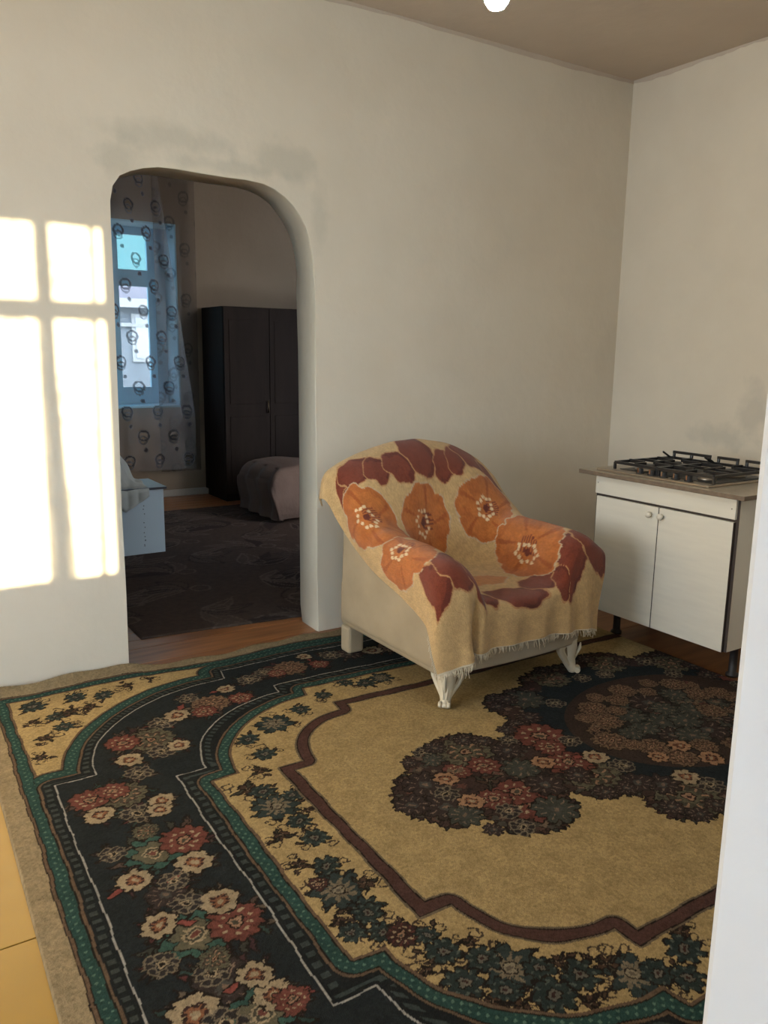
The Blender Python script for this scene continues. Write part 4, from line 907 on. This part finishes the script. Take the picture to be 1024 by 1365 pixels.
def wardrobe():
    x0, x1, y0, y1, h = 3.10, 4.55, 7.62, 8.185, 1.905; cx, cy = (x0+x1)/2, (y0+y1)/2
    t = empty('wardrobe', (cx, cy, 0), 'low dark brown wardrobe against the bedroom wall', 'wardrobe'); off = (-cx, -cy, 0)
    def p(name, bm, m=M_ward, b=.003, parent=t):
        q = obj(name, bm, m, parent, False, b); q.location = off; return q
    p('carcass', bx(x0, x1, y0+.022, y1, .07, h)); p('plinth', bx(x0+.02, x1-.02, y0+.05, y1-.02, 0, .07))
    for k in range(3):
        a = x0+.004+k*(x1-x0-.008)/3; b = a+(x1-x0-.008)/3-.004
        bm = B(); box(bm, a, b, y0, y0+.021, .08, h-.01); d = p('door', bm)
        bm = B()
        for q0, q1 in ((.18, .85), (.97, 1.78)):
            box(bm, a+.05, b-.05, y0-.007, y0, q0, q1)
        obj('door_panel', bm, M_ward, d, False, .006)
        bm = B(); cyl(bm, (b-.03, y0-.03, .88), (b-.03, y0-.03, 1.0), .006, n=10); cyl(bm, (b-.03, y0-.03, .885), (b-.03, y0, .885), .004, n=8); cyl(bm, (b-.03, y0-.03, .995), (b-.03, y0, .995), .004, n=8)
        obj('door_handle', bm, mat('dull brass', (.12,.09,.05), .4, metal=.8), d)
wardrobe()
M_wl = mat('pale laminate board', (.55, .62, .64), .45); M_dk2 = mat('dark board edge', (.05,.05,.055), .6)
def cupboard():
    x0, x1, y0, y1 = 1.30, 1.905, 5.90, 6.30
    t = empty('low_cupboard', (1.60, 6.1, .0095), 'low pale laminate box cupboard standing just inside the bedroom', 'cupboard'); off = (-1.60, -6.1, 0)
    def p(name, bm, m, b=.002):
        q = obj(name, bm, m, t, False, b); q.location = off; return q
    p('body', bx(x0, x1, y0, y1, 0, .4745), M_wl)
    bm = B(); box(bm, x0-.02, x1+.02, y0-.02, y1+.02, .476, .494); bm.normal_update()
    for f in bm.faces: f.material_index = 0 if f.normal.z > .5 else 1
    p('top_board', bm, [M_wl, M_dk2])
    bm = B(); x = 1.755
    for z in (.06,.07,.10,.105,.13,.16,.20,.235,.30,.335,.36,.40): cyl(bm, (x+.004*math.sin(z*70), y0-.0012, z), (x+.004*math.sin(z*70), y0+.004, z), .004, n=8)
    p('screw_hole', bm, M_dk2, 0)['kind'] = 'stuff'
cupboard()
def cloth_heap():
    # crumpled pale clothes: thrown on the box, one flap hanging down its front
    n, m = 70, 70; U, V = np.meshgrid(np.linspace(0, 1, m), np.linspace(0, 1, n)); rs = np.random.RandomState(4)
    X = 1.33+.46*U; Y = 6.22-.34*V; H = .505+.24*np.exp(-((U-.60)/.26)**2-((V-.35)/.30)**2)+.10*np.exp(-((U-.2)/.2)**2-((V-.6)/.3)**2)
    f = .022*np.sin(U*22+V*9)+.016*np.sin(V*27-U*14+1)+.012*np.sin(U*39+2*V)
    Z = H+f*np.clip(H-.49, 0, .1)*9; Z = np.maximum(Z, .506)
    # the flap over the front edge
    fl = np.clip((V-.93)/.07, 0, 1); lo = .17*(.35+.65*np.clip(1-abs(U-.62)/.40, 0, 1))
    Z = np.where(V > .93, .508-(lo)*fl+.0, Z); Y = np.where(V > .93, 5.866-.012*np.abs(np.sin(U*19)), Y)
    me = grid_mesh('clothes_pile', np.stack([X, Y, Z], -1)); m_ = mat('pale crumpled cloth', (.50,.50,.44), .9, spec=.1)
    o = link_mesh('clothes_pile', me, m_); so = o.modifiers.new('thickness', 'SOLIDIFY'); so.thickness = .004; so.offset = 1
    tag(o, 'crumpled pale cloth heaped on the low cupboard, one end hanging down', 'cloth')
cloth_heap()
def daybed():
    cx, cy = 4.05, 6.75
    t = empty('daybed', (cx, cy, .0095), 'low daybed under a brownish quilt reaching the bedroom floor', 'bed'); off = (-cx, -cy, 0)
    n, m = 60, 90; rs = np.random.RandomState(6)
    # quilt: rounded top and sides down to the floor
    a = np.linspace(0, 1, m); prof = []
    x0, x1, h = 3.07, 5.05, .465
    for s in a:
        if s < .25: prof.append((x0+.02*math.sin(s*20), .02+(h-.14)*s/.25))
        elif s < .40:
            t_ = (s-.25)/.15*math.pi/2; prof.append((x0+.16-.16*math.cos(t_), h-.12+.12*math.sin(t_)))
        else: prof.append((x0+.16+(x1-x0-.16)*(s-.40)/.60, h+.012*math.sin(s*31)))
    P = np.array(prof); ys = np.linspace(6.42, 7.25, n); Z = np.zeros((n, m)); X = np.zeros((n, m)); Y = np.zeros((n, m))
    for i, y in enumerate(ys):
        e = min(i, n-1-i); k = min(1, e/8); drop = math.sqrt(max(0, 1-(1-k)**2))
        X[i] = P[:, 0]+.018*np.sin(y*26)*(a < .35)+.05*(1-drop); Z[i] = .02+(P[:, 1]-.02)*(.03+.97*drop); Y[i] = y-.012*np.sin(P[:, 0]*9)
    me = grid_mesh('quilt', np.stack([X, Y, Z], -1)); M_q = mat('dull brown quilt', (.14,.095,.075), .9, noise=.2, nscale=7, bump=.4, bscale=40)
    q = link_mesh('quilt', me, M_q, t); q.location = off; so = q.modifiers.new('thickness', 'SOLIDIFY'); so.thickness = .012; so.offset = 1
    b = obj('mattress', bx(3.16, 5.0, 6.55, 7.12, .16, .42), M_q, t, True, .05, 3); b.location = off
    b = obj('bed_frame', bx(3.18, 4.98, 6.57, 7.10, 0, .158), M_ward, t, False, .005); b.location = off
daybed()
def bedroom_carpet():
    x0, x1, y0, y1, S = 1.185, 4.9, 4.12, 7.45, .012
    xs = np.arange(x0, x1, S); ys = np.arange(y0, y1, S); X, Y = np.meshgrid(xs, ys)
    img = np.tile(np.array((.070,.049,.040)), X.shape+(1,)); rnd = random.Random(21)
    LI, MI, DKc = (.115,.088,.073), (.086,.063,.052), (.042,.030,.026)
    def leaf(cx, cy, a, L, W, c, rim):
        U = (X-cx)*math.cos(a)+(Y-cy)*math.sin(a); V = -(X-cx)*math.sin(a)+(Y-cy)*math.cos(a)+.25*L*np.sin(U/L*math.pi)*.5
        t = np.clip(U/L, 0, 1); h = W*np.sin(math.pi*t**.75)
        m = (U > 0) & (U < L) & (np.abs(V) < h); img[m] = rim; m2 = (U > .01) & (U < L-.015) & (np.abs(V) < h-.014); img[m2] = c
        img[m2 & (np.abs(V) < .006)] = rim
    for gy in np.arange(y0-.1, y1, .42):
        for gx in np.arange(x0-.2+((gy*3) % .3), x1, .52):
            a = rnd.uniform(-.6, .6)+(0 if rnd.random() < .5 else 2.6)
            for k in range(4): leaf(gx, gy, a+k*.55-.8, rnd.uniform(.25,.45), rnd.uniform(.045,.085), rnd.choice([MI, (.078,.056,.045), DKc]), rnd.choice([LI, LI, DKc]))
            r = np.hypot(X-gx-.1, Y-gy); img[np.abs(r-.06) < .008] = LI
    # edge binding
    Z = np.full(X.shape, .009); e = np.minimum.reduce([X-xs[0], xs[-1]-X, Y-ys[0], ys[-1]-Y]); Z = np.where(e < S*.5, .0005, Z)
    # left front corner is worn oblique
    Yw = Y-.09*np.clip((X-1.3)/.9, 0, 1)*np.clip(1-(Y-y0)/.8, 0, 1)
    me = grid_mesh('bedroom_carpet', np.stack([X, Yw, Z], -1), img); m_ = mat('brown leaf carpet', (.1,.08,.07), .9, attr=True, noise=.15, nscale=30, spec=.1)
    o = link_mesh('bedroom_carpet', me, m_); tag(o, 'brown leaf-patterned carpet on the floor of the bedroom', 'carpet')
bedroom_carpet()
# neighbouring house seen through the bedroom window
def neighbour():
    t = empty('neighbouring_house', (4.2, 15, 0), 'whitish brick house with violet-grey roof seen through the bedroom window', 'house'); off = (-4.2, -15, 0)
    m_ = bpy.data.materials.new('painted brick'); m_.use_nodes = True; nt = m_.node_tree; bs = nt.nodes['Principled BSDF']
    tc = nt.nodes.new('ShaderNodeTexCoord'); mp = nt.nodes.new('ShaderNodeMapping'); mp.inputs['Rotation'].default_value = (math.pi/2, 0, 0)
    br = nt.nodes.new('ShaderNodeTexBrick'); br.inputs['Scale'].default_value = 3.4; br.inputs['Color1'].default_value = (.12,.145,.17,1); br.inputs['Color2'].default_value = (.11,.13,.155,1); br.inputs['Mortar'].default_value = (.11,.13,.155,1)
    nt.links.new(tc.outputs['Object'], mp.inputs['Vector']); nt.links.new(mp.outputs[0], br.inputs['Vector']); nt.links.new(br.outputs['Color'], bs.inputs['Base Color']); bs.inputs['Roughness'].default_value = .9
    def p(name, bm, m, par=t):
        q = obj(name, bm, m, par); q.location = off if par is t else (0, 0, 0); return q
    p('wall', bx(1.0, 8.0, 14.0, 17.5, -.3, 2.16), m_)
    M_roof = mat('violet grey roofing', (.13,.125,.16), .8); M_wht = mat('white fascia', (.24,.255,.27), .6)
    bm = B(); v = [bm.verts.new(q) for q in ((.8,13.75,2.22),(8.2,13.75,2.22),(8.2,15.75,2.86),(.8,15.75,2.86),(8.2,17.75,2.22),(.8,17.75,2.22))]
    bm.faces.new([v[0],v[1],v[2],v[3]]); bm.faces.new([v[3],v[2],v[4],v[5]]); bm.faces.new([v[0],v[5],v[4],v[1]]); bm.faces.new([v[0],v[3],v[5]]); bm.faces.new([v[1],v[4],v[2]])
    p('roof', bm, M_roof); p('fascia', bx(.8, 8.2, 13.72, 13.75, 2.14, 2.28), M_wht)
    for a in (4.08, 5.6):
        w = p('window', bx(a, a+.62, 13.96, 14.0, 1.27, 2.05), M_wht); q = obj('pane', bx(a+.06, a+.56, 13.945, 13.96, 1.33, 1.99), mat('dim glass', (.25,.28,.33), .15), w)
    p('ledge', bx(2.0, 6.6, 13.93, 14.0, 1.84, 1.90), M_wht)
neighbour()
struct('ground', bx(-12, 22, 8.8, 30, -.5, -.3), mat('dusty yard', (.30,.26,.21), .95, noise=.2, nscale=2))

struct('ground_front', bx(-40, 40, -70, -3.45, -.5, -.3), mat('dry earth', (.24,.19,.13), .95, noise=.2, nscale=1))
for (a0, a1, b0, b1, lab, op, sd) in (
        (-2.9, -.07, -2.9, -.07, 'thin ring-patterned sheer curtain drawn across the sunny window', .12, 3),
        (-.322, -.285, -.345, -.205, 'gathered strip of sheer curtain hanging on the mullion of the sunny window', .88, 4),
        (-.098, -.070, -.125, -.095, 'narrow gathered strip of sheer curtain at the edge of the sunny window', .90, 5)):
    sheer('sheer_curtain', (lambda z, a0=a0, b0=b0: a0+(b0-a0)*np.clip((2.75-z)/2, 0, 1)), (lambda z, a1=a1, b1=b1: a1+(b1-a1)*np.clip((2.75-z)/2, 0, 1)), -3.05-.04*(sd-3), .2, 2.75, 9 if sd == 3 else 3, .02, lab, sd, op, (.6,.58,.54), ring=.55)
